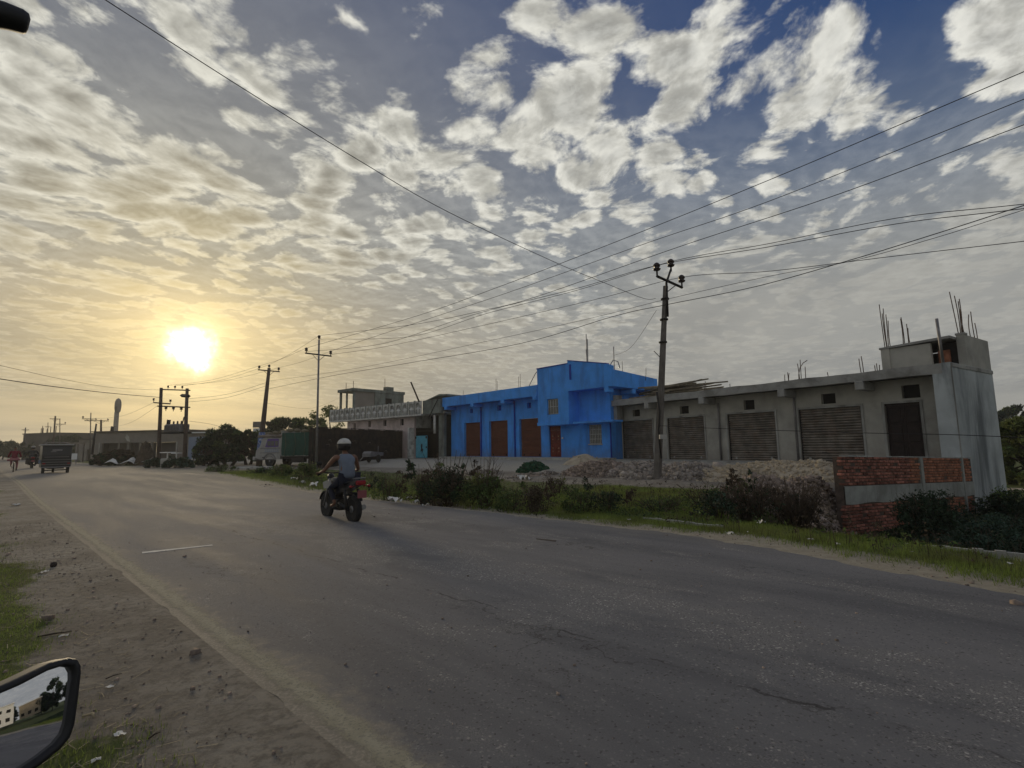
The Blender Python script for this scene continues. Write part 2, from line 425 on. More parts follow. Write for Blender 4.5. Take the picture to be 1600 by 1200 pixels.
# ------------------------------------------------------------ ground: road frame (t along the road away from us, n across it)
ND = np.array([.694, .72]); TD = np.array([-.72, .694])
def sstep(a, b, x):
    t = np.clip((x - a) / (b - a), 0, 1); return t * t * (3 - 2 * t)
WA = np.array([8.80, 14.0]); WB = np.array([15.92, 18.2]); WD = (WB - WA) / np.linalg.norm(WB - WA); WN = np.array([WD[1], -WD[0]])
RT = [-40, -8, -2, 0, 1.5, 3.85, 9, 14.5, 25, 34, 45, 80, 400]; RN = [6.6, 6.6, 6.8, 7.2, 7.75, 8.45, 8.5, 8.35, 8.8, 9.2, 9.0, 8.6, 8.6]
def redge(t): return np.interp(t, RT, RN)
def _h(x, y, s):
    return (np.sin(x*1.7*s + 1.3) * np.cos(y*2.1*s - .7) + .5*np.sin(x*3.9*s + y*2.7*s) + .3*np.sin(x*7.3*s - y*8.9*s + 2)) / 1.8
def rise(t): return .22 * sstep(20, 36, t)
def hz(x, y, bank=True):
    x = np.asarray(x, float); y = np.asarray(y, float)
    n = x*ND[0] + y*ND[1]; t = x*TD[0] + y*TD[1]; e = redge(t)
    z = .55 * sstep(16.0, 23.5, n) - .10 * sstep(0, .8, n - e) * (1 - sstep(3, 7, n - e)) * (1 - sstep(18, 26, t))
    al = (x - WA[0])*WD[0] + (y - WA[1])*WD[1]; m = (x - WA[0])*WN[0] + (y - WA[1])*WN[1]
    low = (1 - sstep(3.2, 4.8, t)) * sstep(-1.3, -.1, m) * (n > 5)
    low = np.maximum(low, sstep(12.7, 13.5, al) * (n > 0))
    zl = -.06 - .95 * sstep(2.35, 3.3, n - e)
    z = z * (1 - low) + zl * low
    z = z + _h(x, y, 1.0) * .035 * sstep(.3, 2.5, n - e)
    z = z + (.013 * (1 - sstep(1.39, 1.47, n)) - .006) * (1 - sstep(.1, .5, 1.45 - n)) * (n < 5) - .006 * (1 - sstep(.1, .35, n - e)) * (n > 5)
    z = z + (_h(x, y, 1.3) * .012 + _h(x, y, 5) * .006) * sstep(.1, 1.2, 1.45 - n) - .02 * sstep(.3, 3, 1.45 - n)
    und = sstep(.22, .40, n - 1.45) * (1 - sstep(-.35, -.18, n - e))       # below the asphalt
    z = z - .05 * und
    return z + rise(t) * (1 - sstep(12, 20, n))
def gz(x, y): return float(hz(x, y))
def GP(px, py, it=14):           # the ground point a photo pixel looks at
    z = 0.0
    for _ in range(it):
        p = G(px, py, z); z = .5 * z + .5 * gz(p.x, p.y)
    p.z = gz(p.x, p.y); return p

def axis_vals(segs):
    out = [segs[0][0]]
    for a, b, st in segs:
        k = max(1, int(round((b - a) / st))); out += list(a + (b - a) * np.arange(1, k + 1) / k)
    return np.array(out)
def terrain():
    nv = axis_vals([(-100, -60, 20), (-60, -8, 4), (-8, -3, .25), (-3, 1.7, .08), (1.7, 6.4, .6), (6.4, 12, .09), (12, 27, .18), (27, 60, 1.5), (60, 560, 40)])
    tv = axis_vals([(-120, -30, 30), (-30, -13, 1.0), (-13, 0, .20), (0, 22, .13), (22, 60, .4), (60, 120, 2), (120, 520, 30)])
    N, T = np.meshgrid(nv, tv, indexing='ij')
    Xc = N*ND[0] + T*TD[0]; Yc = N*ND[1] + T*TD[1]; Z = hz(Xc, Yc)
    co = np.stack([Xc, Yc, Z], -1).reshape(-1, 3); a, b = N.shape
    i = (np.arange(a-1)[:, None]*b + np.arange(b-1)[None, :]).ravel()
    me = fast_mesh('ground', co, np.stack([i, i+1, i+b+1, i+b], -1)[:, ::-1], smooth=True)
    # what covers it: r grass, g pale yard, b dust beside the road
    n = N.ravel(); t = T.ravel(); x = co[:, 0]; y = co[:, 1]; e = redge(t)
    g = sstep(.85, 1.5, n - e) * (1 - sstep(7.2, 9.5, n - e + _h(x, y, .8)*1.0))
    far = sstep(34, 40, t) * (1 - sstep(56, 66, t)) * (n > 8); g = g * (1 - far * .85)
    low = ((x-WA[0])*WN[0] + (y-WA[1])*WN[1] > 0) & (t < 4.0)
    low = low | (((x-WA[0])*WD[0] + (y-WA[1])*WD[1] > 12.7) & (n > 0)); g = np.where(low & (n > e + .6), 1.0, g)
    g = np.maximum(g, sstep(-.3, .8, _h(x, y, .75) * .9 + (.62 - n) * 1.5) * (n < 1.2) * .95)
    g = np.maximum(g, (n > 60) * .8); g = np.maximum(g, (n < -6) * .9)
    yard = sstep(17.5, 21, n) * (1 - low)
    g = np.where(low & (n > e + 2.4), .8, g)
    dust = (1 - sstep(.5, 1.5, np.abs(n - e - .25))) * (n > 4)
    at = me.color_attributes.new('cover', 'FLOAT_COLOR', 'POINT')
    at.data.foreach_set('color', np.stack([g, yard, dust, np.ones_like(g)], -1).astype(np.float32).ravel())
    m = bpy.data.materials.new('earth'); m.use_nodes = True; tr = m.node_tree; tr.nodes.clear(); q = NT(tr)
    p = q.n('ShaderNodeBsdfPrincipled'); out = q.n('ShaderNodeOutputMaterial'); co_ = q.coord('Object')
    av = q.n('ShaderNodeVertexColor', layer_name='cover'); r_, g_, b_ = q.sep(X(q, av.outputs['Color']))
    n1 = q.noise(co_, .9, 7, .62); n2 = q.noise(co_, 9.0, 9, .74); n3 = q.noise(co_, 45, 4, .6)
    dirt = q.mix(q.ss(n1, .35, .65), (.20, .175, .143), (.33, .30, .25))
    dirt = q.mix(q.ss(n2, .45, .60) * .7, dirt, (.15, .132, .108))
    dirt = q.mix(q.ss(n3, .55, .75) * .35, dirt, (.28, .24, .19))
    gr = q.mix(q.ss(n2, .35, .65), (.060, .080, .024), (.115, .14, .042))
    gr = q.mix(q.ss(n1, .48, .62) * .5, gr, (.13, .105, .065))
    yd = q.mix(q.ss(n2, .35, .7), (.33, .31, .26), (.43, .40, .34))
    sh = q.mix(q.ss(n2, .35, .7), (.31, .275, .21), (.42, .375, .29))
    c = q.mix(q.ss(g_ + (n2 - .5) * .8, .3, .7), dirt, yd)
    c = q.mix(q.ss(r_ + (n2 - .5) * .9 + (n1 - .5) * .5, .35, .65), c, gr)
    c = q.mix(q.ss(b_ + (n2 - .5) * .9, .35, .7), c, sh)
    q.val(p.inputs['Base Color'], c); p.inputs['Roughness'].default_value = .97; p.inputs['Specular IOR Level'].default_value = .15
    bn = q.n('ShaderNodeBump'); bn.inputs['Strength'].default_value = 1.0; bn.inputs['Distance'].default_value = .05
    q.val(bn.inputs['Height'], q.noise(co_, 12, 10, .74)); tr.links.new(bn.outputs[0], p.inputs['Normal']); tr.links.new(p.outputs[0], out.inputs[0])
    tag(link('ground', me, m), kind='structure')
terrain()

def wig(t, s=1.0, a=.05): return a * (np.sin(t*2.3*s+.4) + .6*np.sin(t*5.1*s+1.7) + .5*np.sin(t*11.3*s) + .35*np.sin(t*23.7*s+2))/1.6
def strip(name, n0, n1, tv, z, kn, m, kind='structure'):
    L = []
    for i, t in enumerate(tv):
        a, b = n0(t), n1(t)
        for k in range(kn + 1):
            n = a + (b - a) * k / kn; x = n*ND[0] + t*TD[0]; y = n*ND[1] + t*TD[1]
            L.append((x, y, z + float(rise(t))))
    i = (np.arange(len(tv)-1)[:, None]*(kn+1) + np.arange(kn)[None, :]).ravel()
    me = fast_mesh(name, np.array(L), np.stack([i, i+1, i+kn+2, i+kn+1], -1), smooth=True)
    return tag(link(name, me, m), kind=kind)
def asphalt():
    m = bpy.data.materials.new('worn_asphalt'); m.use_nodes = True; tr = m.node_tree; tr.nodes.clear(); q = NT(tr)
    p = q.n('ShaderNodeBsdfPrincipled'); out = q.n('ShaderNodeOutputMaterial'); co = q.coord('Object')
    nn = q.vm('DOT_PRODUCT', co, (ND[0], ND[1], 0)); tt = q.vm('DOT_PRODUCT', co, (TD[0], TD[1], 0))
    st = q.comb(nn, tt * .16, 0); st2 = q.comb(nn, tt * .45, 5)
    lane = q.noise(st, 1.1, 6, .6, .3); pat = q.noise(st2, 1.6, 8, .65, .3); fine = q.noise(co, 95, 3, .7); mid = q.noise(co, 26, 4, .6)
    chips = q.voro(co, 75, 'F1', 'Color'); cx, cy, cz = q.sep(chips)
    base = q.mix(q.ss(lane, .34, .66), (.112, .111, .116), (.178, .174, .175))
    db = (nn - 4.5) / .75; db2 = (nn - 6.6) / .45; band = q.m('EXPONENT', db * db * -1.0) + q.m('EXPONENT', db2 * db2 * -1.0) * .5; coarse = q.ss(pat + band * .13, .52, .66)
    base = q.mix(coarse * .55, base, (.108, .103, .100))
    base = q.mix(q.ss(fine, .35, .7) * (coarse * .65 + .16), base, (.31, .30, .285))
    base = q.mix(q.ss(cx, .93, .98) * (coarse * .6 + .15), base, (.50, .48, .44))
    c2, c3, _z = q.sep(q.voro(co, 34, 'F1', 'Color')); dd = q.voro(co, 34)
    base = q.mix(q.ss(c2, .90, .96) * q.ss(dd, .42, .22) * (coarse * .55 + .10), base, (.50, .46, .40))
    base = q.mix(q.ss(c3, .93, .97) * q.ss(dd, .42, .22) * .5, base, (.06, .056, .052))
    base = q.mix(q.ss(cy, .94, .99) * .6, base, (.055, .052, .05))
    base = q.mix(q.ss(mid, .60, .78) * .35, base, (.21, .19, .16))
    cr = q.voro(q.vm('ADD', q.comb(nn * .5, tt * .22, 0), q.vm('SCALE', q.noise(co, 2.2, 5, .6, col=True), sc=.5)), 1.3, 'DISTANCE_TO_EDGE')
    base = q.mix(q.ss(cr, .010, .002) * q.ss(q.noise(co, .35, 2, .5), .5, .62) * .6, base, (.04, .036, .032))
    ck = q.m('ABSOLUTE', nn - 3.55 + (q.noise(co, 1.1, 6, .65) - .5) * .55); base = q.mix(q.ss(ck, .022, .004) * q.ss(q.noise(co, 2.3, 3, .6), .42, .56) * .75, base, (.045, .042, .040))
    pt_ = q.voro(q.comb(nn * .55, tt * .16, 3.3), 1.0, 'F1', 'Color'); pa, pb, pc = q.sep(pt_); base = q.vm('SCALE', base, sc=q.ss(pa, 0, 1, .90, 1.08, lin=True))
    # dust blown in from both edges and over the far part
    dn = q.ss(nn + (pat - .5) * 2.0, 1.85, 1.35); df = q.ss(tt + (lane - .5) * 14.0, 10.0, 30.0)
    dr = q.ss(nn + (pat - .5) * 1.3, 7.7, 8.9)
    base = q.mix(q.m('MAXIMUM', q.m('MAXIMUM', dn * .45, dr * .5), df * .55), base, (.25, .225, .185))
    sp_ = q.noise(co, 7.0, 7, .7); base = q.mix(q.ss(nn + (sp_ - .5) * .75 + (pat - .5) * .5, 1.80, 1.50), base, q.mix(q.ss(q.noise(co, 45, 4, .6), .4, .7), (.22, .195, .155), (.33, .295, .235)))
    q.val(p.inputs['Base Color'], base); q.val(p.inputs['Roughness'], q.ss(lane, .3, .7, .80, .93)); p.inputs['Specular IOR Level'].default_value = .12
    bn = q.n('ShaderNodeBump'); bn.inputs['Strength'].default_value = .55; bn.inputs['Distance'].default_value = .012
    q.val(bn.inputs['Height'], fine * .6 + q.m('MULTIPLY', cx, .25) + pat * .8); tr.links.new(bn.outputs[0], p.inputs['Normal']); tr.links.new(p.outputs[0], out.inputs[0])
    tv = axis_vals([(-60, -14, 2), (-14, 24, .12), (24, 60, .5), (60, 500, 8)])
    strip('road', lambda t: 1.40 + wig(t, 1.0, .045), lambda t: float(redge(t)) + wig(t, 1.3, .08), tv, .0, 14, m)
    # faded yellow edge line, white cross mark
    def faded(name, col, lo, hi, base):
        m = bpy.data.materials.new(name); m.use_nodes = True; tr = m.node_tree; q = NT(tr); p = tr.nodes['Principled BSDF']; co = q.coord('Object')
        c = q.mix(q.ss(q.noise(co, 14, 7, .7), lo, hi), base, col); q.val(p.inputs['Base Color'], c); p.inputs['Roughness'].default_value = .9
        return m
    ty = axis_vals([(-8, 14, .25), (14, 40, .5)])
    ym = bpy.data.materials.new('worn_yellow_paint'); ym.use_nodes = True; yt = ym.node_tree; q = NT(yt); yp = yt.nodes['Principled BSDF']; co = q.coord('Object')
    nn = q.vm('DOT_PRODUCT', co, (ND[0], ND[1], 0)); a1 = q.noise(co, 6.0, 8, .72); a2 = q.noise(co, 1.3, 3, .6); d0 = q.m('ABSOLUTE', nn - 1.58)
    fac = q.ss(d0 + (a1 - .5) * .26 + (a2 - .5) * .10, .105, .03) * q.ss(q.noise(co, 40, 5, .7), .34, .50, .35, 1.0)
    q.val(yp.inputs['Base Color'], q.mix(q.ss(a1, .4, .6), (.31, .285, .20), (.40, .37, .27))); yp.inputs['Roughness'].default_value = .92
    tp = q.n('ShaderNodeBsdfTransparent'); mx = q.n('ShaderNodeMixShader'); q.val(mx.inputs[0], fac * .72); yt.links.new(tp.outputs[0], mx.inputs[1]); yt.links.new(yp.outputs[0], mx.inputs[2])
    yt.links.new(mx.outputs[0], [x for x in yt.nodes if x.type == 'OUTPUT_MATERIAL'][0].inputs[0])
    strip('edge_line', lambda t: 1.42, lambda t: 1.78, ty, .004, 2, ym)
    a = G(222, 864); b = G(332, 852); d = (b - a).normalized(); pp = Vector((-d.y, d.x, 0)) * .085
    vs = []; K = 12
    for i in range(K + 1):
        c = a.lerp(b, i / K); w = rnd.uniform(.75, 1.2) * (1 - .35 * i / K); vs += [(c + pp*w)[:], (c - pp*w)[:]]
    vs = [(v[0], v[1], .0045) for v in vs]
    mb = MB(); mb.add(vs, [(2*i, 2*i+1, 2*i+3, 2*i+2) for i in range(K)])
    tag(mb.build('road_marking', faded('faded_white_paint', (.55, .54, .50), .25, .45, (.30, .285, .26))), kind='structure')
    a = G(838, 843); b = G(868, 847); mb = MB(); mb.add([(a.x, a.y, .003), (b.x, b.y, .003), (b.x+.03, b.y+.13, .003), (a.x, a.y+.10, .003)], [(0, 1, 2, 3)])
    tag(mb.build('tar_patch', M_stone), kind='structure')
asphalt()
# low concrete drain kerb in the verge, two bits of it showing
for (p0, p1) in (((1405, 846), (1610, 862)), ((1005, 806), (1130, 819))):
    A = G(*p0, -.03); B = G(*p1, -.03); d = (B - A).normalized(); nrm = Vector((-d.y, d.x, 0)); mb = MB(); K = 12
    for i in range(K):
        a = A.lerp(B, i/K); b = A.lerp(B, (i+.97)/K); o = nrm * .035; dz = rnd.uniform(-.012, .012)
        vs = [a-o, b-o, b+o, a+o]; mb.add([(v.x, v.y, -1.0) for v in vs] + [(v.x, v.y, -.055+dz) for v in vs], [(0, 1, 2, 3), (4, 5, 6, 7), (0, 1, 5, 4), (1, 2, 6, 5), (2, 3, 7, 6), (3, 0, 4, 7)])
    tag(mb.build('drain_kerb', M_kerb), kind='structure')

# ------------------------------------------------------------ buildings along the far side
def part(mb, name, m, parent, label=None):
    o = mb.build(name, m, parent)
    if label: o['label'] = label
    return o
def shutter(parent, x0, x1, z0, z1, y, m, pitch=.10, name='rolling_shutter', seed=0, label=None):
    """rolling shutter: a sheet of rounded horizontal laths, guides at both sides"""
    r = random.Random(seed); k = int(round((z1 - z0) / pitch)); vs = []; fs = []
    for i in range(k):
        a = z0 + (z1 - z0) * i / k; h = (z1 - z0) / k; j = r.uniform(-.004, .004)
        for dz, dy in ((0.0, .045), (.16, -.012), (.5, -.042), (.84, -.034)):
            for x in (x0, (x0*2+x1)/3, (x0+x1*2)/3, x1): vs.append((x, y + dy + j, a + dz*h + (r.uniform(-.006, .006) if x0 < x < x1 else 0)))
    for x in (x0, (x0*2+x1)/3, (x0+x1*2)/3, x1): vs.append((x, y, z1))
    n = k * 4
    for i in range(n):
        for j in range(3): fs.append((i*4+j, i*4+j+1, (i+1)*4+j+1, (i+1)*4+j))
    mb = MB(); mb.add(vs, fs, False); mb.box(x0, x1, y - .025, y + .02, z0 - .06, z0 - .002)
    o = part(mb, name, m, parent, label)
    return o
def rods(parent, spots, name='reinforcing_bar', m=None, r=.017):
    for (x, y, z0, h, dx, dy) in spots:
        h *= 1.18; mb = MB(); K = 5; bx = rnd.uniform(-.03, .03)
        mb.tube([(x + dx*(i/K) + bx*math.sin(i/K*3.1), y + dy*(i/K)**2, z0 + h*i/K) for i in range(K+1)], r, 5)
        part(mb, name, m or M_rod, parent)

# --- grey concrete row of shops
DR, DB = head(33.5); P = D(975, 716.2, 33)
gb = empty('shop_building', (P.x, P.y, 0), math.radians(33.5 - 90), 'unfinished grey concrete shop row with four rusty shutters and a tall plain side wall', 'shop building')
SH = [(-.05, 2.45), (3.55, 6.05), (7.45, 10.0), (11.1, 13.7)]; DOOR = (14.55, 15.75)
VT = [(.9, 1.5, 3.22, 3.64), (4.5, 5.1, 3.17, 3.6), (8.42, 9.0, 3.14, 3.62), (12.15, 12.75, 3.15, 3.6), (15.2, 15.8, 3.14, 3.66)]
holes = [(a, b, .62, 2.97) for a, b in SH] + [(*DOOR, .62, 2.98)] + VT
part(wall_holes(MB(), -1.0, 16.85, -.3, 3.92, holes, 0, .22), 'wall', M_concl, gb)
mb = MB()
for a, b in SH + [DOOR]:      # reveals of plaster round each opening, a little proud
    mb.box(a-.09, a, -.035, -.002, .62, 3.06); mb.box(b, b+.09, -.035, -.002, .62, 3.06); mb.box(a, b, -.035, -.002, 2.972, 3.06)
part(mb, 'door_surround', M_conc, gb)
for i, (a, b) in enumerate(SH):
    shutter(gb, a + .04, b - .04, .64, 2.96, .13, M_rust, .115, seed=i)
    for lx in (a + .35, b - .35): mb = MB(); mb.bev(lx-.05, lx+.05, .04, .09, .68, .80, .012); part(mb, 'lock', M_truckw, gb)
    mb = MB(); mb.tube([(a+.9, .07, 1.0), (a+.9, .03, 1.03), (a+1.1, .03, 1.03), (a+1.1, .07, 1.0)], .012, 5); part(mb, 'handle', M_iron, gb)
    
    for g0 in (a, b - .05): mb = MB(); mb.box(g0, g0+.05, .06, .2, .62, 2.97); part(mb, 'shutter_guide', M_iron, gb)
for i, (x0, x1, z0, z1) in enumerate(VT):
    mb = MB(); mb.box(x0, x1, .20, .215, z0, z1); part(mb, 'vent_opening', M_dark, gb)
for x in (2.93, 6.67, 10.92, 14.13):   # beams sticking out under the slab
    mb = MB(); mb.bev(x-.16, x+.16, -1.03, -.001, 3.55, 3.90, .02); part(mb, 'beam_end', M_lint, gb)
vs = []; xs = np.linspace(-.08, 16.85, 26); mb = MB()
for a, b in zip(xs[:-1], xs[1:]):   # slab edge, hand-cast and uneven
    za = 4.25 + .018*math.sin(a*1.7) + .010*math.sin(a*5.3); zb = 4.25 + .018*math.sin(b*1.7) + .010*math.sin(b*5.3); la = 3.89 + .012*math.sin(a*2.9); lb = 3.89 + .012*math.sin(b*2.9)
    mb.add([(a, -1, la), (b, -1, lb), (b, -1, zb), (a, -1, za), (a, -.86, 3.95), (b, -.86, 3.95), (b, -.84, zb), (a, -.84, za)], [(0, 1, 2, 3), (3, 2, 6, 7), (0, 4, 5, 1)])
mb.add([(-.08, -1, 3.89), (-.08, -1, 4.25), (-.08, -.84, 4.25), (-.08, -.84, 3.89)], [(0, 1, 2, 3)])
part(mb, 'slab_edge', M_lint, gb)
mb = MB(); mb.box(-.08, 16.85, -.86, 3.6, 3.955, 4.07); part(mb, 'roof_slab', M_lint, gb)
mb = MB(); mb.box(-1.0, -.84, .22, 3.6, -.3, 4.2); mb.box(-1.0, 16.85, 3.4, 3.6, -.3, 3.95); part(mb, 'back_wall', M_conc, gb)
# end wall down to the low ground, slightly battered outline
mb = MB(); mb.box(16.85, 17.10, -1.0, 3.6, -1.6, 4.26); mb.box(16.55, 16.85, -1.0, -.72, .3, 3.885)
part(mb, 'side_wall', M_side, gb)
mb = MB(); mb.box(17.10, 17.125, -1.0, 3.6, 4.10, 4.24); mb.box(17.10, 17.118, -1.02, -.93, -1.5, 4.1); part(mb, 'render_band', M_conc, gb)
mb = MB(); mb.box(-1.0, 16.85, -1.25, -.002, -.3, .605); part(mb, 'plinth', M_conc, gb)
for x in (7.0, 10.98):
    mb = MB(); mb.tube([(x, -.07, .6), (x, -.07, 3.3), (x, -.02, 3.6)], .05, 8); part(mb, 'down_pipe', M_steel, gb)
# stair head room on the roof
mb = MB(); mb.box(14.55, 14.85, .20, .45, 4.08, 5.28); mb.box(14.85, 16.2, .25, .42, 4.08, 5.22); mb.box(14.55, 14.7, .45, 3.3, 4.08, 5.2)
mb.box(14.55, 16.85, 3.3, 3.5, 4.08, 5.2); mb.box(16.84, 17.09, .85, 3.58, 4.262, 5.46); part(mb, 'stair_room_wall', M_concl, gb)
mb = MB(); mb.prism([(14.5, 5.221), (16.835, 5.30), (16.835, 5.40), (14.5, 5.30)], .18, 3.5); mb.box(16.82, 17.11, .83, 1.15, 5.461, 5.54); part(mb, 'stair_room_slab', M_lint, gb)
mb = MB(); mb.box(16.2, 16.83, .95, 1.05, 4.08, 5.22); part(mb, 'recess_shade_panel', M_dark, gb); mb = MB(); mb.box(16.25, 16.6, .80, .94, 4.08, 4.95); part(mb, 'brick_stack', M_brickm, gb)  # near-black panel paints the recess shade behind the stacked bricks
mb = MB(); mb.tube([(16.88, -.93, 4.26), (16.84, -.93, 5.9)], .05, 8); part(mb, 'roof_post', M_steel, gb)
rods(gb, [(14.68, .3, 5.25, 1.6, -.05, 0), (14.74, .35, 5.25, 1.45, -.02, .05), (14.8, .3, 5.25, 1.2, .03, 0), (14.7, .42, 5.25, 1.3, -.08, .1), (14.84, .38, 5.25, 1.0, -.02, .1),
          (15.25, .5, 5.3, .95, .0, 0), (15.3, .5, 5.3, 1.0, -.03, 0), (15.45, .6, 5.3, .6, -.02, 0), (15.4, .6, 5.3, .75, 0, 0),
          (16.9, .95, 5.5, 1.45, -.12, 0), (16.95, 1.0, 5.5, 1.3, -.05, 0), (17.0, .95, 5.5, 1.1, -.02, .1), (17.03, 1.1, 5.5, .85, -.05, .1), (16.98, 1.1, 5.5, 1.2, .0, .1), (17.0, 1.9, 5.45, .8, .0, .1), (17.02, 2.3, 5.45, .95, -.05, .1), (17.0, 2.7, 5.45, .6, -.05, .1)])
rods(gb, [(10.95, -.6, 4.1, .42, 0, 0), (11.05, -.5, 4.1, .5, -.02, 0), (11.12, -.6, 4.1, .45, .03, 0), (11.3, 0, 4.1, .85, -.05, 0), (11.36, 0, 4.1, 1.0, -.03, .1), (11.5, .1, 4.1, .7, .03, 0),
          (12.6, -.2, 4.1, .35, 0, 0), (14.1, -.6, 4.1, .65, -.05, 0), (14.17, -.6, 4.1, .72, -.03, 0), (14.55, -.5, 4.1, .36, 0, 0), (14.62, -.5, 4.1, .42, 0, 0), (14.7, -.5, 4.1, .36, .02, 0),
          (6.4, -.3, 4.1, .5, 0, 0), (6.48, -.3, 4.1, .6, .0, 0), (7.6, .2, 4.1, .4, 0, 0)])
mb = MB(); mb.tube([(11.4, -.3, 4.1), (11.42, -.3, 4.55), (11.5, -.3, 4.85), (11.66, -.3, 5.05), (11.85, -.3, 5.15)], .016, 6); part(mb, 'bent_bar', M_rod, gb)
# double door with panels
for i, (a, b) in enumerate(((14.57, 15.14), (15.17, 15.73))):
    mb = MB(); mb.box(a, b, .10, .15, .62, 2.9); leaf = part(mb, 'door_leaf', M_wood, gb)
    for z0, z1 in ((.72, 1.35), (1.45, 2.1), (2.2, 2.8)):
        mb = MB(); mb.bev(a+.07, b-.07, .075, .12, z0, z1, .02); part(mb, 'door_panel', M_wood, leaf)
mb = MB(); mb.box(14.55, 15.75, .09, .17, 2.905, 2.98); mb.box(15.135, 15.175, .085, .16, .62, 2.9); part(mb, 'door_frame', M_wood, gb)

# bamboo poles left on its roof
for i in range(26):
    L = rnd.uniform(2.6, 4.8); x = rnd.uniform(2.0, 4.6); y = rnd.uniform(-.6, .9); z = 4.32 + .068 * (i // 3) + rnd.uniform(0, .08)
    ang = rnd.uniform(-.35, .3); dz = rnd.uniform(-.1, .22); mb = MB()
    mb.tube([(-L/2, 0, -dz/2), (0, rnd.uniform(-.05, .05), rnd.uniform(-.03, .03)), (L/2, 0, dz/2)], [.055, .05, .04], 6)
    wp = Vector((P.x, P.y, 0)) + DR * (x + .6) + DB * y
    o = mb.build('bamboo_pole', M_bamboo, None, (wp.x, wp.y, z)); o.rotation_euler = (0, 0, math.radians(33.5 - 90) + ang)
    tag(o, 'weathered bamboo pole in the loose pile on the grey roof, ' + ('in its bottom layer', 'low in the pile', 'in the middle', 'near the top', 'among the topmost')[min(4, i // 6)], 'bamboo pole', 'bamboo poles piled on the grey roof')

# --- blue house
DR2, DB2 = head(42); P2 = D(957, 717.2, 32.3)
bh = empty('blue_house', (P2.x, P2.y, 0), math.radians(42 - 90), 'bright blue painted house with three brown shutters and a raised right half', 'house')
SB = [(-15.3, -13.15), (-12.0, -9.78), (-8.45, -6.2)]
VB = [(-14.5, -14.1, 4.28, 4.66), (-11.0, -10.5, 4.27, 4.68), (-7.58, -7.15, 4.24, 4.67)]
holes = [(a, b, .72, 3.5) for a, b in SB] + VB + [(-5.38, -4.28, .72, 2.84), (-1.78, -.77, 1.57, 2.8)]
part(wall_holes(MB(), -17.2, 0.0, -.2, 4.97, holes, 0, .25), 'wall', M_blue, bh)
for i, (a, b) in enumerate(SB):
    shutter(bh, a + .05, b, .74, 3.49, .18, M_shut, .085, seed=20+i)
    for lx in (a + .35, b - .3): mb = MB(); mb.bev(lx-.05, lx+.05, .09, .14, .80, .92, .012); part(mb, 'lock', M_iron, bh)
for x0, x1, z0, z1 in VB:
    mb = MB(); mb.box(x0, x1, .22, .24, z0, z1); part(mb, 'vent_opening', M_blued, bh)
for x in (-12.95, -8.9):
    mb = MB(); mb.tube([(x, -.07, .5), (x, -.07, 4.9)], .055, 8); part(mb, 'down_pipe', M_blued, bh)
mb = MB(); mb.box(-17.1, -5.52, -1.0, -.85, 4.95, 5.72); mb.box(-17.1, -5.52, -.85, 6.0, 4.99, 5.1); mb.box(-17.1, -16.95, -.85, 6, 5.1, 5.72); part(mb, 'parapet', M_blue, bh)
for x in (-16.6, -12.93, -9.2, -5.75):
    mb = MB(); mb.bev(x-.2, x+.2, -1.03, -.002, 4.68, 4.948, .02); part(mb, 'beam_end', M_blue, bh)
# raised half: upper front wall with window box, balcony recess
part(wall_holes(MB(), -5.45, -2.6, 2.87, 5.02, [(-4.53, -3.52, 3.57, 4.63)], -1.0, -.82), 'upper_wall', M_blue, bh)
mb = MB(); mb.box(-5.45, -5.27, -.82, -.002, 2.87, 6.7); mb.box(-2.78, -2.6, -.82, -.002, 2.99, 5.02); mb.box(-5.27, -2.6, -.82, -.002, 2.87, 2.985); part(mb, 'window_box_side', M_blue, bh)
mb = MB(); mb.box(-5.5, -2.6, -1.04, -1.001, 2.86, 3.08); mb.box(-2.3, .9, -.98, -.002, 2.88, 3.0); part(mb, 'ledge', M_blue, bh)
mb = MB(); mb.prism([(-5.45, 5.022), (.97, 5.022), (.97, 6.28), (.6, 6.42), (-2.6, 7.03), (-2.62, 6.83), (-5.45, 6.80)], -1.0, -.80)
part(mb, 'high_parapet', M_blue, bh)
mb = MB(); mb.prism([(-5.47, 6.802), (-2.625, 6.832), (-2.625, 6.88), (-5.47, 6.87)], -1.05, -.75); mb.prism([(-2.6, 7.033), (.6, 6.423), (.6, 6.47), (-2.6, 7.08)], -1.04, -.76); mb.box(-2.42, -2.3, -1.06, -1.001, 5.75, 6.75)
part(mb, 'coping', M_blued, bh)
mb = MB(); mb.box(-5.27, -.01, -.8, 4.0, 5.03, 5.15); mb.box(-5.45, -5.27, -.8, 4.0, 5.15, 6.75); mb.box(-5.3, -.26, 3.8, 4.0, -.2, 5.9); part(mb, 'roof_slab', M_blue, bh)
part(wall_holes(MB(), -5.45, 0.0, 4.972, 5.02, [], 0, .25), 'wall_top', M_blue, bh)
for x, w in ((.5, .17),):
    mb = MB(); mb.bev(x-w, x+w, -1.03, -.5, 4.69, 5.018, .02); part(mb, 'beam_end', M_blue, bh)
# right-hand side wall with its own overhang
mb = MB(); mb.box(-.25, 0, .252, 4.0, -.2, 4.97); part(mb, 'side_wall', M_blue, bh); mb = MB(); mb.box(-17.2, -16.95, .252, 6.0, -.2, 4.98); part(mb, 'side_wall', M_blue, bh)
mb = MB(); mb.prism([(-.8, 5.02), (3.9, 4.97), (3.9, 5.80), (-.8, 6.05)], .80, .97, 'X'); mb.box(-.0, .80, -.78, 3.9, 4.98, 5.06)
o = part(mb, 'side_parapet', M_blue, bh)
for y in (1.2, 3.3):
    mb = MB(); mb.bev(.05, .99, y-.18, y+.18, 4.66, 4.97, .02); part(mb, 'beam_end', M_blue, bh)
mb = MB(); mb.box(.003, .25, .3, .9, 3.0, 4.6); part(mb, 'bare_pier', M_conc, bh)
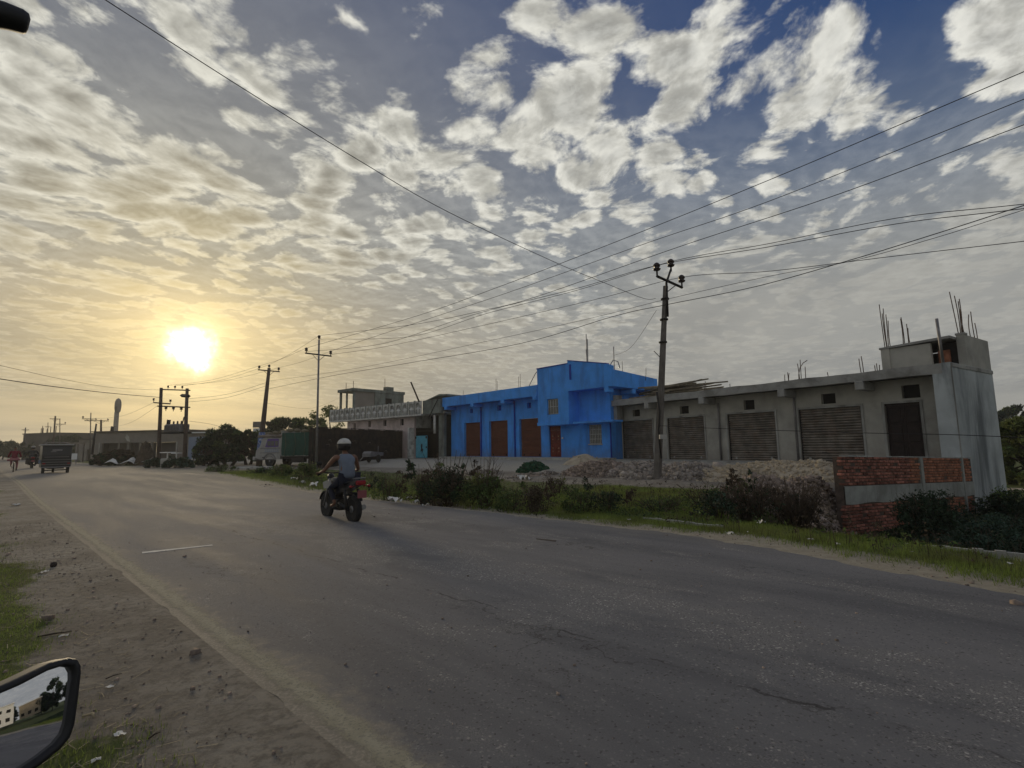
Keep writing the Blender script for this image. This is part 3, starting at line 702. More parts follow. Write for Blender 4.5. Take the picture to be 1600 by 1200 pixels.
# windows
def grille_window(parent, x0, x1, z0, z1, y, mframe, bars, hor=0, glassm=None):
    mb = MB(); w = .05; mb.box(x0, x1, y, y+.06, z0, z0+w); mb.box(x0, x1, y, y+.06, z1-w, z1); mb.box(x0, x0+w, y, y+.06, z0+w, z1-w); mb.box(x1-w, x1, y, y+.06, z0+w, z1-w)
    mb.box((x0+x1)/2-.03, (x0+x1)/2+.03, y+.002, y+.058, z0+w, z1-w)
    fr = part(mb, 'window', mframe, parent)
    for a, b in ((x0+w, (x0+x1)/2-.03), ((x0+x1)/2+.03, x1-w)):
        mb = MB(); mb.box(a, b, y+.03, y+.036, z0+w, z1-w); part(mb, 'pane', glassm or M_glass, fr)
    mb = MB()
    for i in range(1, bars):
        x = x0 + (x1-x0)*i/bars; mb.tube([(x, y-.02, z0+.02), (x, y-.02, z1-.02)], .011, 5)
    for i in range(1, hor+1):
        z = z0 + (z1-z0)*i/(hor+1); mb.tube([(x0+.02, y-.02, z), (x1-.02, y-.02, z)], .011, 5)
    part(mb, 'grille', M_whiter, fr)
grille_window(bh, -4.5, -3.55, 3.6, 4.6, -.92, M_conc, 4, 1)
grille_window(bh, -1.78, -.77, 1.57, 2.8, .03, M_truckw, 8, 3)
mb = MB(); mb.box(-1.84, -.71, -.08, -.002, 1.50, 1.568); part(mb, 'window_sill', M_truckw, bh)
for a, b in ((-5.36, -4.85), (-4.81, -4.30)):
    mb = MB(); mb.box(a, b, .10, .15, .72, 2.55); lf = part(mb, 'door_leaf', M_red, bh)
    for z0, z1 in ((.85, 1.55), (1.7, 2.35)):
        mb = MB(); mb.bev(a+.09, b-.09, .075, .12, z0, z1, .03); part(mb, 'door_panel', M_red, lf)
        mb = MB(); cx = (a+b)/2; cz = (z0+z1)/2
        mb.lathe([(0.01, .0), (.07, .01), (.045, .03)], (cx, .05, cz + .12), 'Y', 8); mb.lathe([(0.01, .0), (.05, .01), (.03, .03)], (cx, .05, cz - .1), 'Y', 8); part(mb, 'carved_flower', M_carv, lf)
mb = MB(); mb.box(-5.38, -4.28, .08, .17, 2.555, 2.84); mb.box(-4.85, -4.81, .085, .16, .72, 2.555); part(mb, 'door_frame', M_red, bh)
mb = MB(); mb.tube([(-4.05, -.04, 2.0), (-4.05, -.12, 2.0)], .06, 8); part(mb, 'wall_lamp', M_whiter, bh)
mb = MB(); mb.box(-17.2, .3, -1.3, -.002, -.2, .70); part(mb, 'plinth', M_kerb, bh)
rods(bh, [(-10.5, -.5, 5.6, .95, .02, 0), (-10.35, -.5, 5.6, .8, 0, 0), (-7.9, -.5, 5.6, .85, 0, 0), (-7.72, -.5, 5.6, 1.0, 0, 0), (.3, 1.0, 6.1, .6, 0, 0), (-16.8, 1.0, 5.4, .9, .05, 0), (1.0, 2.5, 5.6, .7, 0, .1)], r=.016)
rods(bh, [(-1.95, .2, 6.4, 2.1, .02, 0), (-1.9, .22, 6.4, 1.8, .04, 0), (-1.93, .15, 6.4, 1.2, .0, 0), (-.02, .6, 6.0, 1.5, 0, 0)], r=.03, m=M_steel)
mb = MB(); mb.tube([(-7.0, -.4, 5.7), (-6.6, -.4, 6.2), (-6.1, -.5, 6.65), (-5.5, -.7, 6.85)], .03, 6); part(mb, 'roof_pipe', M_steel, bh)
mb = MB(); mb.tube([(.2, -.2, 6.4), (.5, -.2, 6.75), (.85, -.2, 6.6), (.98, -.2, 6.2)], .03, 6); part(mb, 'bent_pipe', M_conc, bh)
for k, (x, y, dx) in enumerate([(.98, -1.02, 0)]):
    mb = MB(); mb.tube([(-.02, -.06, .6), (-.02, -.06, 2.85)], .05, 8); part(mb, 'corner_pipe', M_blued, bh)

# --- house with the white arcaded balustrade
DR3, DB3 = head(50); P3 = D(663, 647, 46)
ab = empty('balcony_house', (P3.x, P3.y, 0), math.radians(50 - 90), 'old pink and grey house behind a long white arched roof balustrade', 'house')
holes = [(-8.98, -8.5, 3.62, 4.2), (-6.44, -5.95, 3.62, 4.2), (-3.78, -3.3, 3.6, 4.2), (-11.6, -11.15, 2.8, 4.1)]
part(wall_holes(MB(), -12.7, -1.75, 0, 4.42, holes, .3, .5), 'wall', M_pink, ab)
for h in holes:
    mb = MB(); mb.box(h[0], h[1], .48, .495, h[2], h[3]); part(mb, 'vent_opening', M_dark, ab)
mb = MB(); mb.box(-15.0, .1, -.45, .3, 4.32, 4.45); mb.box(-15, 2.4, .3, 7, 4.425, 4.55); part(mb, 'balcony_slab', M_white, ab)
NB = 16
for i in range(NB):
    x0 = -14.9 + i * 15.0/NB; x1 = x0 + 15.0/NB; w = x1 - x0; top = 5.62
    pm = MB()   # frame of each bay with its arch cut out
    K = 10; cx = (x0+x1)/2; R = w*.36; zc = 5.12
    arc = [(cx + R*math.cos(math.pi*k/K), zc + R*math.sin(math.pi*k/K)) for k in range(K+1)]
    prev = (x1, 4.46)
    poly_r = [(x1-.003, 4.46), (x1-.003, top)] ; 
    for k in range(K):
        a, b = arc[k], arc[k+1]; xa, xb = [x1 - (x1-x0)*(kk/K) for kk in (k, k+1)]
        pm.prism([(a[0], a[1]), (xa, top), (xb, top), (b[0], b[1])], -.45, -.37)
    pm.prism([(cx+R, 4.46), (x1, 4.46), (x1, top), (arc[0][0], arc[0][1])], -.45, -.37); pm.prism([(x0, 4.46), (cx-R, 4.46), (arc[-1][0], arc[-1][1]), (x0, top)], -.45, -.37)
    o = part(pm, 'balustrade_bay', M_white, ab)
    mb = MB(); mb.box(x0+.06, x1-.06, -.36, -.33, 4.46, 5.5); part(mb, 'bay_backing', M_conc, o)
    mb = MB()
    for fx in (.38, .5, .62): mb.tube([(x0+w*fx, -.40, 4.46), (x0+w*fx, -.40, 5.1)], .03, 5)
    mb.box(x0+w*.18, x1-w*.18, -.42, -.38, 4.9, 4.98); part(mb, 'baluster', M_whiter, o)
    mb = MB(); mb.box(x0-.045, x0+.045, -.48, -.34, 4.46, 5.68); part(mb, 'bay_post', M_moss, ab)
# upper room
FR = (-14.7, -12.2)
mb = MB()
for x in FR: mb.box(x-.1, x+.1, .6, .8, 4.55, 7.55)
mb.box(-13.6, -13.45, .62, .78, 4.55, 7.55); part(mb, 'column', M_moss, ab)
mb = MB(); mb.box(-14.9, -11.9, .4, 7.2, 7.55, 7.85); part(mb, 'upper_roof', M_moss, ab)
mb = MB(); mb.box(-12.3, -12.1, .8, 3.2, 4.55, 7.55); part(mb, 'upper_wall', M_fac, ab, 'pale plastered wall')
mb = MB(); mb.box(-12.3, -12.0, 3.2, 7.1, 5.2, 7.55); mb.box(-14.8, -12.3, 6.9, 7.1, 4.55, 7.55); mb.box(-12.0, -11.5, 3.0, 6.9, 5.75, 5.9); part(mb, 'upper_side_wall', M_moss, ab)
mb = MB(); mb.box(-11.995, -11.97, 4.6, 5.4, 6.1, 7.0); part(mb, 'window_opening', M_dark, ab)
mb = MB(); mb.box(-13.0, -12.3, 5.0, 5.9, 7.852, 8.35); part(mb, 'roof_box', M_moss, ab)
rods(ab, [(-12.5, .8, 7.85, .7, 0, 0), (-13.9, .8, 7.85, .6, 0, 0), (-12.6, 4.9, 7.85, 1.2, 0, 0)], r=.03)
# recessed porch with turquoise door, mossy end wall
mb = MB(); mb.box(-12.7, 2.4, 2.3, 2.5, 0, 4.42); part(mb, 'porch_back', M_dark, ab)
mb = MB(); mb.box(-1.95, -1.752, -.3, .5, 0, 3.3); mb.box(-1.95, -1.752, .31, 2.3, 3.3, 4.42); part(mb, 'porch_pier', M_white, ab)
mb = MB(); mb.tube([(1.5, -.1, 2.7), (1.5, -.1, 4.3)], .11, 8); part(mb, 'hanging_pipe', M_white, ab)
mb = MB(); mb.box(-1.75, 1.8, .5, .62, 2.95, 3.05); part(mb, 'porch_rail', M_iron, ab)
mb = MB(); mb.bev(-1.42, .12, .2, .3, .58, 2.55, .03); td = part(mb, 'turquoise_gate', M_turq, ab)
mb = MB(); mb.prism([(-.72, 1.15), (-.55, 1.2), (-.5, .95), (-.42, 1.2), (-.36, 1.35), (-.5, 1.45), (-.46, 1.75), (-.56, 1.85), (-.66, 1.7), (-.62, 1.4)], .17, .198); mb.box(-1.44, -1.3, .15, .199, 2.3, 2.5); mb.box(.0, .14, .15, .199, 2.3, 2.5); mb.box(.03, .14, .15, .199, 1.45, 1.6)
part(mb, 'dark_emblem', M_iron, td)
part(wall_holes(MB(), 1.8, 2.45, 0, 4.42, [], .1, .4), 'end_wall', M_moss, ab)
mb = MB(); mb.box(.12, 2.45, -.3, .0, 4.43, 5.62); mb.box(2.3, 2.45, .0, 7, 4.56, 5.62); part(mb, 'end_parapet', M_moss, ab)
mb = MB(); mb.prism([(-.4, 5.66), (1.6, 6.15), (2.7, 6.08), (2.7, 5.96), (1.6, 6.02), (-.4, 5.63)], .3, 6.5); part(mb, 'sloping_roof', M_moss, ab)
mb = MB(); mb.tube([(1.0, -.35, 4.1), (2.2, -.33, 5.7)], .03, 5); part(mb, 'leaning_rod', M_iron, ab)
p0 = D(655, 628, 45.2); p1 = D(642, 597, 45.6)
mb = MB(); mb.tube([p0, p1], .07, 6); tag(mb.build('leaning_post', M_bark), 'dark wooden post leaning above the white balustrade', 'post')

# --- dark tin fence in front of it
A = D(488, 700, 37); B = D(643, 700, 50); A.z = B.z = 0; d = (B - A); L = d.length; d.normalize(); rz = math.atan2(d.y, d.x)
fe = empty('tin_fence', A, rz, 'tall dark fence of rusty tin sheets beside the green truck', 'fence')
NPn = 18
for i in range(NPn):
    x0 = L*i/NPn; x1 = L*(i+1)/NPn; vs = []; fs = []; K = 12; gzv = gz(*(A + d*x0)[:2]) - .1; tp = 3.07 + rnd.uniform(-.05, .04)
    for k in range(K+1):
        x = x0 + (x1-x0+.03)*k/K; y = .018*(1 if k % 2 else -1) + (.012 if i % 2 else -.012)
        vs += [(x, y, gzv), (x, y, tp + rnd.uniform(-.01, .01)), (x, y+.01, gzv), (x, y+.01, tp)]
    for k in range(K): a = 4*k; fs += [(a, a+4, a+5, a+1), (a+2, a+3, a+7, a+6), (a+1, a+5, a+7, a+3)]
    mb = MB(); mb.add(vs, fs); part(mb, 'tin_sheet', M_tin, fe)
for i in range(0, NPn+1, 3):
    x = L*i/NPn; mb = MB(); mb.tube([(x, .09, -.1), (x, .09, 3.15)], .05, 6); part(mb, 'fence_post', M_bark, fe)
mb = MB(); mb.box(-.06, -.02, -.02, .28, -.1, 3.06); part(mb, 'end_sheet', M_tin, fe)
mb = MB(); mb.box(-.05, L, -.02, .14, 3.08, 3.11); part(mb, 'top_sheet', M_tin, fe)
for k, (px, py, w) in enumerate([(508, 695, .35), (512, 688, .25), (575, 692, .25), (548, 690, .5), (600, 705, .3)]):
    q0 = PL(px, py, A, (d.x, d.y)); lx = (q0 - A).dot(d)
    mb = MB(); mb.tube([(lx, -.06, q0.z), (lx+w, -.07, q0.z+.06), (lx+w*1.3, -.06, q0.z-.12)], .025, 5); part(mb, 'wire_scrap', M_pole, fe)
p0 = PL(520, 669, A - Vector((.3, .3, 0)), (d.x, d.y)); p1 = PL(644, 702, A - Vector((.3, .3, 0)), (d.x, d.y))
mb = MB(); mb.tube([p0, p0.lerp(p1, .5) + Vector((0, 0, .04)), p1], .045, 6); tag(mb.build('slanting_pole', M_pole), 'long thin pole slanting down across the dark tin fence', 'pole')
# a small trailer parked by the fence
tr = GP(582, 724); tl = empty('handcart', tr, rz, 'small rusty grey handcart standing in front of the dark fence', 'handcart')
mb = MB(); mb.prism([(-.8, .45), (.9, .5), (.95, .75), (-.6, .85), (-.8, .7)], -.35, .35); part(mb, 'tray', M_steel, tl)
for y in (-.42, .42):
    mb = MB(); mb.lathe([(.27, -.04), (.3, 0), (.27, .04)], (.15, y, .3), 'Y', 14); part(mb, 'wheel', M_rubber, tl)
mb = MB(); mb.tube([(.7, 0, .5), (.72, 0, 1.25)], .02, 5); mb.tube([(-.75, .2, .55), (-1.3, .2, .2)], .03, 5); part(mb, 'handle', M_steel, tl)

# --- brick retaining wall: every brick of the front face is a piece
bw = empty('brick_wall', (WA[0], WA[1], 0), math.atan2(WD[1], WD[0]), 'rough red brick wall with a concrete tie beam beside the grey side wall', 'brick wall')
WL = float(np.linalg.norm(WB - WA)) + .1; Z0, Z1 = 1.14, .87; sh = (Z1 - Z0) / WL
def zt(x): return Z0 + sh * x
bm_me = []
for v in range(6):
    r = random.Random(v); mb = MB(); j = lambda: r.uniform(-.006, .006)
    mb.bev(-.108, .108, -.055, .055, -.031, .031, .008); mb.v = [(a + j(), b + j(), c + j()*.6) for a, b, c in mb.v]
    me = mb.build('brick', M_brick).data; bpy.data.objects.remove(bpy.data.objects['brick']); bm_me.append(me)
ch = .0875; cnt = 0; rest = MB()
def lay(x, z, h=0, side=0):
    global cnt
    r = rnd
    M = Matrix.Translation((x, .055 + r.uniform(-.016, .012), z + r.uniform(-.004, .004))) @ Matrix.Rotation(-math.atan(sh), 4, 'Y') @ Matrix.Rotation(r.uniform(-.03, .03), 4, 'Z')
    if cnt < 300:
        o = bpy.data.objects.new('brick', bm_me[r.randrange(6)]); COL.objects.link(o); o.parent = bw; o.matrix_local = M; cnt += 1
    else: rest.bev(-.110, .110, -.055, .055, -.034, .034, .008, M)
rows = [('u', k) for k in range(9)] + [('l', k) for k in range(14)]
order = []
for part_, k in rows:
    off = .12 if k % 2 else 0
    x = .11 + off * 1.0
    if off: order.append((.055, part_, k, 1))
    while x < WL - .1:
        order.append((x, part_, k, 0)); x += .24
order.sort(key=lambda a: a[0] + (0 if a[1] == 'u' else 1.2))
for x, p_, k, hb in order:
    if abs(x - 4.55) < .1 or abs(x - 7.55) < .07: continue
    z = zt(x) - .06 - k*ch if p_ == 'u' else zt(x) - .06 - 9*ch - .50 - k*ch
    if rnd.random() < .03 and k > 0: continue
    lay(x, z)
o = rest.build('lower_bricks', M_brickm, bw); tag(o, kind='stuff')
mb = MB(); mb.prism([(0.012, -1.4), (WL, -1.4), (WL, Z1-.035), (.012, Z0-.035)], .022, .235); part(mb, 'mortar_core', M_mort, bw)
mb = MB()
K = 30
for i in range(K):
    a = .02 + (WL-.04)*i/K; b = .02 + (WL-.04)*(i+1)/K; t0 = zt(a) - .04 - 9*ch; t1 = zt(b) - .04 - 9*ch; y = -.012 + rnd.uniform(-.006, .006)
    w0 = .46 + .02*math.sin(i); w1 = .46 + .02*math.sin(i+1)
    mb.add([(a, y, t0-w0), (b, y, t1-w1), (b, y, t1), (a, y, t0), (a, .02, t0-w0), (b, .02, t1-w1), (b, .02, t1+.01), (a, .02, t0+.01)], [(0, 1, 2, 3), (3, 2, 6, 7), (0, 4, 5, 1)])
part(mb, 'tie_beam', M_band, bw)
for x, w in ((4.55, .09), (7.55, .06)):
    mb = MB(); mb.prism([(x-w, -1.3), (x+w*.8, -1.3), (x+w, zt(x)-.02), (x-w*.9, zt(x))], -.035, .021); part(mb, 'thin_column', M_band, bw)
mb = MB()
for i in range(24):
    if rnd.random() < .25: continue
    a = WL*i/24; b = a + WL/24*rnd.uniform(.7, 1); mb.add([(a, -.02, zt(a)-.022), (b, -.02, zt(b)-.022), (b, .24, zt(b)-.02), (a, .24, zt(a)-.02), (a, -.01, zt(a)+.006), (b, -.01, zt(b)+.012), (b, .23, zt(b)+.01), (a, .23, zt(a)+.01)], [(0, 1, 5, 4), (4, 5, 6, 7), (3, 7, 6, 2), (0, 4, 7, 3), (1, 2, 6, 5)])
part(mb, 'mortar_cap', M_band, bw)

# ------------------------------------------------------------ poles and lines
N3 = Vector((ND[0], ND[1], 0)); T3 = Vector((TD[0], TD[1], 0))
def insulator(parent, p, s=1.0):
    mb = MB(); mb.lathe([(.02*s, -.12*s), (.02*s, 0), (.07*s, .0), (.09*s, .03*s), (.05*s, .06*s), (.08*s, .09*s), (.085*s, .12*s), (.04*s, .17*s), (.02*s, .18*s)], p, 'Z', 10)
    return part(mb, 'insulator', M_insul, parent)
def pole(px, py, Y, top, label, r0=.15, r1=.10, m=None, arms=(), z0=None, cat='power pole', name='power_pole', group=None, lean=None, square=False):
    """arms: (height below top, left reach, right reach, insulator spots, size)"""
    b = D(px, py, Y); b.z = gz(b.x, b.y) if z0 is None else z0
    t = D(*top, Y + (lean or 0))
    e = empty(name, b, 0, label, cat, group)
    tv = t - b; mb = MB(); n = 4 if square else 10
    mb.tube([Vector((0, 0, -.4)), tv * .5, tv], [r0, (r0+r1)/2, r1], n, smooth=not square); part(mb, 'shaft', m or M_pole, e)
    pts = []
    for dz, l, r, spots, s in arms:
        c = tv + Vector((0, 0, -dz)); mb = MB(); mb.tube([c - N3*l, c + N3*r], .05*s, 4, smooth=False)
        mb.tube([c - N3*l*.5, c - Vector((0, 0, .45*s))], .018*s, 4); mb.tube([c + N3*r*.5, c - Vector((0, 0, .45*s))], .018*s, 4)
        part(mb, 'cross_arm', M_iron, e)
        for q in spots:
            pp = c + N3*q + Vector((0, 0, .16*s)); insulator(e, pp, 1.3*s); pts.append(b + pp + Vector((0, 0, .2*s)))
    return e, b, t, pts

# the near concrete pole
b = D(1026, 757, 20.4); b.z = gz(b.x, b.y); t1 = D(1040, 447, 20.4)
e1 = empty('power_pole', b, 0, 'tall leaning concrete power pole in front of the grey shops', 'power pole')
tv = t1 - b; mb = MB()
K = 14; prof = []
for i in range(K+1): prof.append((Vector((0, 0, -.4)).lerp(tv, i/K), .165 - .065*i/K + rnd.uniform(-.004, .004)))
mb.tube([p for p, r in prof], [r for p, r in prof], 4, smooth=False); part(mb, 'shaft', M_pole, e1)
top = D(1048.5, 420, 20.4) - b
mb = MB(); mb.tube([tv - Vector((.02, .12, 1.3)), tv + Vector((.0, -.12, .1)), top], [.05, .05, .045], 6); part(mb, 'steel_extension', M_iron, e1)
for f in (.93, .82, .70):
    mb = MB(); c = tv * f; mb.lathe([(.17, -.03), (.175, 0), (.17, .03)], c, 'Z', 8); part(mb, 'clamp', M_iron, e1)
ac = D(1043, 439, 20.3) - b; al_, ar_ = ac - N3*.85, ac + N3*1.28
mb = MB(); mb.tube([al_, ar_], .065, 4, smooth=False); mb.tube([ac + N3*.75, tv*.96], .02, 4); part(mb, 'cross_arm', M_iron, e1)
i1 = al_ + Vector((0, 0, .24)); i3 = ar_ + Vector((0, 0, .24)); i2 = top + Vector((0, 0, .1))
for q in (i1, i2, i3): insulator(e1, q, 1.75)
mb = MB(); c = tv * .19
mb.box(.12, .38, -.34, -.16, 1.55, 1.72); part(mb, 'meter_box', M_truckw, e1)
mb = MB(); mb.tube([Vector((.13, -.17, 3.4)), Vector((.2, -.17, 2.6)), Vector((.12, -.18, 1.9)), Vector((.18, -.18, .8))], .04, 5); part(mb, 'cable_bundle', M_iron, e1)
mb = MB(); mb.tube([tv*.62 + Vector((-.12, -.1, 0)), tv*.62 + Vector((-.35, -.1, .25))], .015, 4); part(mb, 'step_bolt', M_iron, e1)
IN1 = [b + i1 + Vector((0, 0, .2)), b + i2 + Vector((0, 0, .2)), b + i3 + Vector((0, 0, .2))]
PT1 = b.copy()

e2, B2, T2, IN2 = pole(494, 737, 35.4, (498.5, 531), 'slender pale steel lamp-like power pole in front of the dark tin fence', .085, .06, M_steel, [(1.05, .95, .95, (-.88, .88), 1.0)])
insulator(e2, T2 - B2 + Vector((0, 0, .1)), 1.3); IN2.append(T2 + Vector((0, 0, .3)))
e3, B3, T3_, IN3 = pole(404, 731, 46, (420.5, 575), 'leaning dark power pole with blue painted foot beside the truck', .27, .13, M_poled, [(.25, .95, .95, (-.85, .85), 1.0)])
insulator(e3, T3_ - B3 + Vector((0, 0, .08)), 1.3); IN3.append(T3_ + Vector((0, 0, .3)))
mb = MB(); tv = T3_ - B3; mb.tube([tv*.06, tv*.2, tv*.34], [.30, .285, .265], 10); part(mb, 'painted_foot', M_bposter, e3)
# twin-pole transformer stand
HA = D(247, 733, 48); HB = D(288, 733, 46.8); HA.z = gz(HA.x, HA.y); HB.z = gz(HB.x, HB.y)
ta, tb = D(252, 606, 48), D(292.5, 607, 46.8); h4 = empty('transformer_stand', HA, 0, 'twin-pole stand carrying a pale transformer below the sun', 'transformer stand')
o = HA
for p0, p1 in ((HA, ta), (HB, tb)):
    mb = MB(); mb.tube([p0 - o - Vector((0, 0, .4)), p1 - o], [.19, .13], 8); part(mb, 'shaft', M_poled, h4)
def hbar(pxl, pxr, name='cross_arm', r=.055):
    a = D(*pxl, 47.9) - o; c = D(*pxr, 46.7) - o; mb = MB(); mb.tube([a, c], r, 4, smooth=False); part(mb, name, M_iron, h4); return a, c
a, c = hbar((250, 608.5), (297, 610)); INH = []
for f in (.27, .5, .74): q = a.lerp(c, f) + Vector((0, 0, .2)); insulator(h4, q, 1.1); INH.append(o + q + Vector((0, 0, .2)))
a, c = hbar((246, 634.5), (297, 636.5))
for f in (.27, .5, .74): insulator(h4, a.lerp(c, f) - Vector((0, 0, .25)), 1.5)
a, c = hbar((240, 629), (266, 631)); insulator(h4, a + Vector((0, 0, .2)), 1.2); insulator(h4, c + Vector((0, 0, .2)), 1.2)
a, c = hbar((284, 618), (295, 619), 'fuse_box', .16)
ctr = D(277, 668, 47.2) - o; dd = (HB - HA).normalized(); rot = Matrix.Translation(ctr) @ Matrix.Rotation(math.atan2(dd.y, dd.x), 4, 'Z')
mb = MB(); mb.bev(-.95, .95, -.5, .5, -.42, .30, .05, rot)
for k in range(9): mb.box(-.85 + k*.2, -.80 + k*.2, -.62, -.5, -.35, .2, rot)
tk = part(mb, 'transformer_tank', M_steel, h4)
mb = MB(); mb.box(-1.2, 1.1, -.6, .6, -.56, -.43, rot); part(mb, 'platform', M_iron, h4)
for k in (-.5, 0, .5):
    mb = MB(); mb.lathe([(.06, .3), (.10, .36), (.05, .42), (.09, .48), (.04, .6)], (k, 0, 0), 'Z', 8, rot); part(mb, 'bushing', M_insul, tk)
mb = MB(); mb.tube([rot @ Vector((-1.2, 0, .3)), rot @ Vector((-1.15, 0, .75))], .16, 8); part(mb, 'oil_drum', M_iron, tk); mb = MB(); mb.tube([rot @ Vector((.62, 0, .3)), rot @ Vector((.8, 0, .95))], .05, 5); part(mb, 'vent_pipe', M_iron, tk)
# poles further down the road
FARL = [((141, 712), 75, (142, 645), 'thin far pole with a wide cross arm left of the pale tower', .08, .06, [(.9, .95, .5, (-.85,), 1.0)]),
        ((158, 712), 76, (158, 656), 'dark far pole joined by a cross arm beside the low grey building', .16, .12, [(.15, 1.9, .9, (-.6, .8), 1.0)]),
        ((82, 712), 88, (86.5, 650), 'leaning brown far pole behind the goods rickshaw', .15, .11, [(.5, .7, .7, (), 1.1)]),
        ((94, 712), 95, (93.5, 655), 'pale far pole above the goods rickshaw', .08, .06, [(.9, .8, .9, (.8,), 1.0)]),
        ((36, 712), 110, (40, 668), 'pale far pole beside the red cyclist', .14, .10, [(.5, .6, .6, (), 1.1)]),
        ((75, 708), 120, (75, 660), 'faint hazy pole farthest down the road', .10, .06, [(1.0, .5, .5, (), 1.0)])]
FP = []
for (bp, Y, tp, lb, r0, r1, arms) in FARL: FP.append(pole(*bp, Y, tp, lb, r0, r1, M_pole if 'pale' in lb or 'thin' in lb else M_poled, arms)[2])
mb = MB(); a = D(144, 706, 62); c = D(150.5, 662, 62); mb.tube([a - Vector((0, 0, .3)), c], [.14, .08], 6); tag(mb.build('leaning_post', M_iron), 'short black leaning post left of the low grey building', 'post')

def wire(name, pts, r, label, group='overhead lines'):
    """a line through world points, sampled smoothly"""
    P_ = [Vector(p) for p in pts]; out = []
    if len(P_) == 2: out = [P_[0].lerp(P_[1], i/16) for i in range(17)]
    else:
        for i in range(len(P_)-1):
            p0 = P_[max(i-1, 0)]; p1 = P_[i]; p2 = P_[i+1]; p3 = P_[min(i+2, len(P_)-1)]
            for k in range(8):
                t = k/8; out.append(.5*((2*p1) + (p2-p0)*t + (2*p0-5*p1+4*p2-p3)*t*t + (3*p1-p0-3*p2+p3)*t**3))
        out.append(P_[-1])
    mb = MB(); mb.tube(out, r, 5); return tag(mb.build(name, M_wire), label, 'power line', group)
RD = (-TD[0], -TD[1])           # road direction towards the right of the view
def via(P0, pix, hd=RD): return [PL(px, py, P0, hd) for px, py in pix]
def ext(pts, L=6.0):
    d = (pts[-1] - pts[-2]).normalized(); pts.append(pts[-1] + d*L); return pts
for k, (ins, pix, r) in enumerate([(IN2[0], [(647, 495), (780, 448), (957, 380), (1200, 282), (1600, 112)], .011), (IN2[1], [(664, 500), (800, 455), (1010, 380), (1200, 315), (1600, 155)], .011), (IN2[2], [(640, 508), (760, 484), (840, 463), (1060, 386), (1300, 307), (1600, 195)], .011)]):
    wire('power_line', ext([ins] + via(ins, pix)), r, ('highest', 'middle one', 'lowest')[k] + ' of the three upper lines that pass high over the leaning pole', 'upper power lines')
for k, (ins, pl, pr) in enumerate([(IN1[0], [(900, 451), (742, 491), (598, 537)], [(1200, 386), (1400, 350), (1600, 326)]), (IN1[1], [(900, 454), (760, 490), (640, 526)], [(1200, 381), (1400, 341), (1600, 319)]), (IN1[2], [(930, 468), (730, 514), (600, 542)], [(1200, 424), (1400, 400), (1600, 377)])]):
    left = via(ins, pl)[::-1]; st = [IN2[0], IN2[2], IN2[1]][k]
    wire('power_line', ext([st - Vector((0, 0, .25))] + left + [ins] + via(ins, pr)), .012, 'line tied to the %s insulator of the leaning concrete pole' % ('left', 'top', 'right')[k], 'pole top lines')
a3 = T3_ - Vector((0, 0, 1.55)); q = PT1 + Vector((.38, -.15, 7.15))
wire('power_line', ext([T3_ - Vector((0, 0, 1.9))] + via(q, [(520, 587), (640, 567), (812, 537), (960, 494), (1042, 476)]) + via(q, [(1180, 448), (1330, 406), (1460, 366), (1600, 321)])), .014, 'thick dark line running below the cross arm of the leaning pole', 'lower lines')
wire('power_line', ext([T3_ - Vector((0, 0, 1.2))] + via(q, [(560, 575), (771, 531), (920, 498), (1040, 468)]) + via(q, [(1200, 432), (1330, 408), (1460, 372), (1600, 328)])), .009, 'thin faint line just above the thick lower line', 'lower lines')
# service line crossing the road overhead, drops to the houses
pf = D(165, 0, 8.0); q1 = PT1 + Vector((.3, -.1, 7.2)); hdv = (q1 - pf); hdv.z = 0; hdv.normalize()
pts = [q1] + via(q1, [(1005, 466), (940, 440), (870, 411), (700, 331), (560, 250), (370, 132), (165, 0)], (hdv.x, hdv.y)); wire('power_line', ext(pts, 5), .009, 'single line sweeping from the top left over the road to the leaning pole')
bhp = P2.copy(); bhp.z = 0; rb = bhp + DR2 * -.02 + DB2 * .6 + Vector((0, 0, 7.2))
wire('power_line', [q1 - Vector((0, 0, .5)), q1.lerp(rb, .5) - Vector((0, 0, .75)), rb], .008, 'slack drop line from the leaning pole to the blue house roof')
c0 = PT1 + Vector((.15, -.2, 2.25)); wire('power_line', ext(via(c0, [(1030, 665), (1110, 669), (1200, 672), (1353, 676.5), (1480, 679), (1600, 683.5)])), .010, 'low cable crossing in front of the grey shops at shutter height')
mid = D(548, 612, 47); wire('power_line', [T3_ - Vector((0, 0, 3.2)), mid.lerp(T3_, .5) - Vector((0, 0, 2.6)), D(530, 622, 50)], .007, 'faint slack cable from the leaning dark pole to the balcony house')
la = ta - Vector((0, 0, .9)); lhd = Vector((-24.8, 25, 0)) - Vector((ta.x, ta.y, 0)); lhd.normalize()
wire('power_line', ext([la] + via(la, [(180, 615), (100, 606), (40, 598), (0, 592)], (lhd.x, lhd.y))), .022, 'thick sagging cable from the transformer stand out to the left')
wire('power_line', ext([ta - Vector((0, 0, .2))] + via(la, [(180, 606), (100, 593), (40, 580), (0, 571)], (lhd.x, lhd.y))), .010, 'thin sagging cable above the thick one at far left')
for k in range(3): wire('power_line', [IN3[k], IN3[k].lerp(INH[k], .5) - Vector((0, 0, .35)), INH[k]], .010, ('first', 'second', 'third')[k] + ' thin line from the top bar of the transformer stand to the leaning dark pole')
for k in range(3): wire('power_line', [IN2[k], IN2[k].lerp(IN3[k], .5) - Vector((0, 0, .12)), IN3[k]], .009, ('left arm', 'right arm', 'top')[k] + ' line between the slender steel pole and the leaning dark pole')
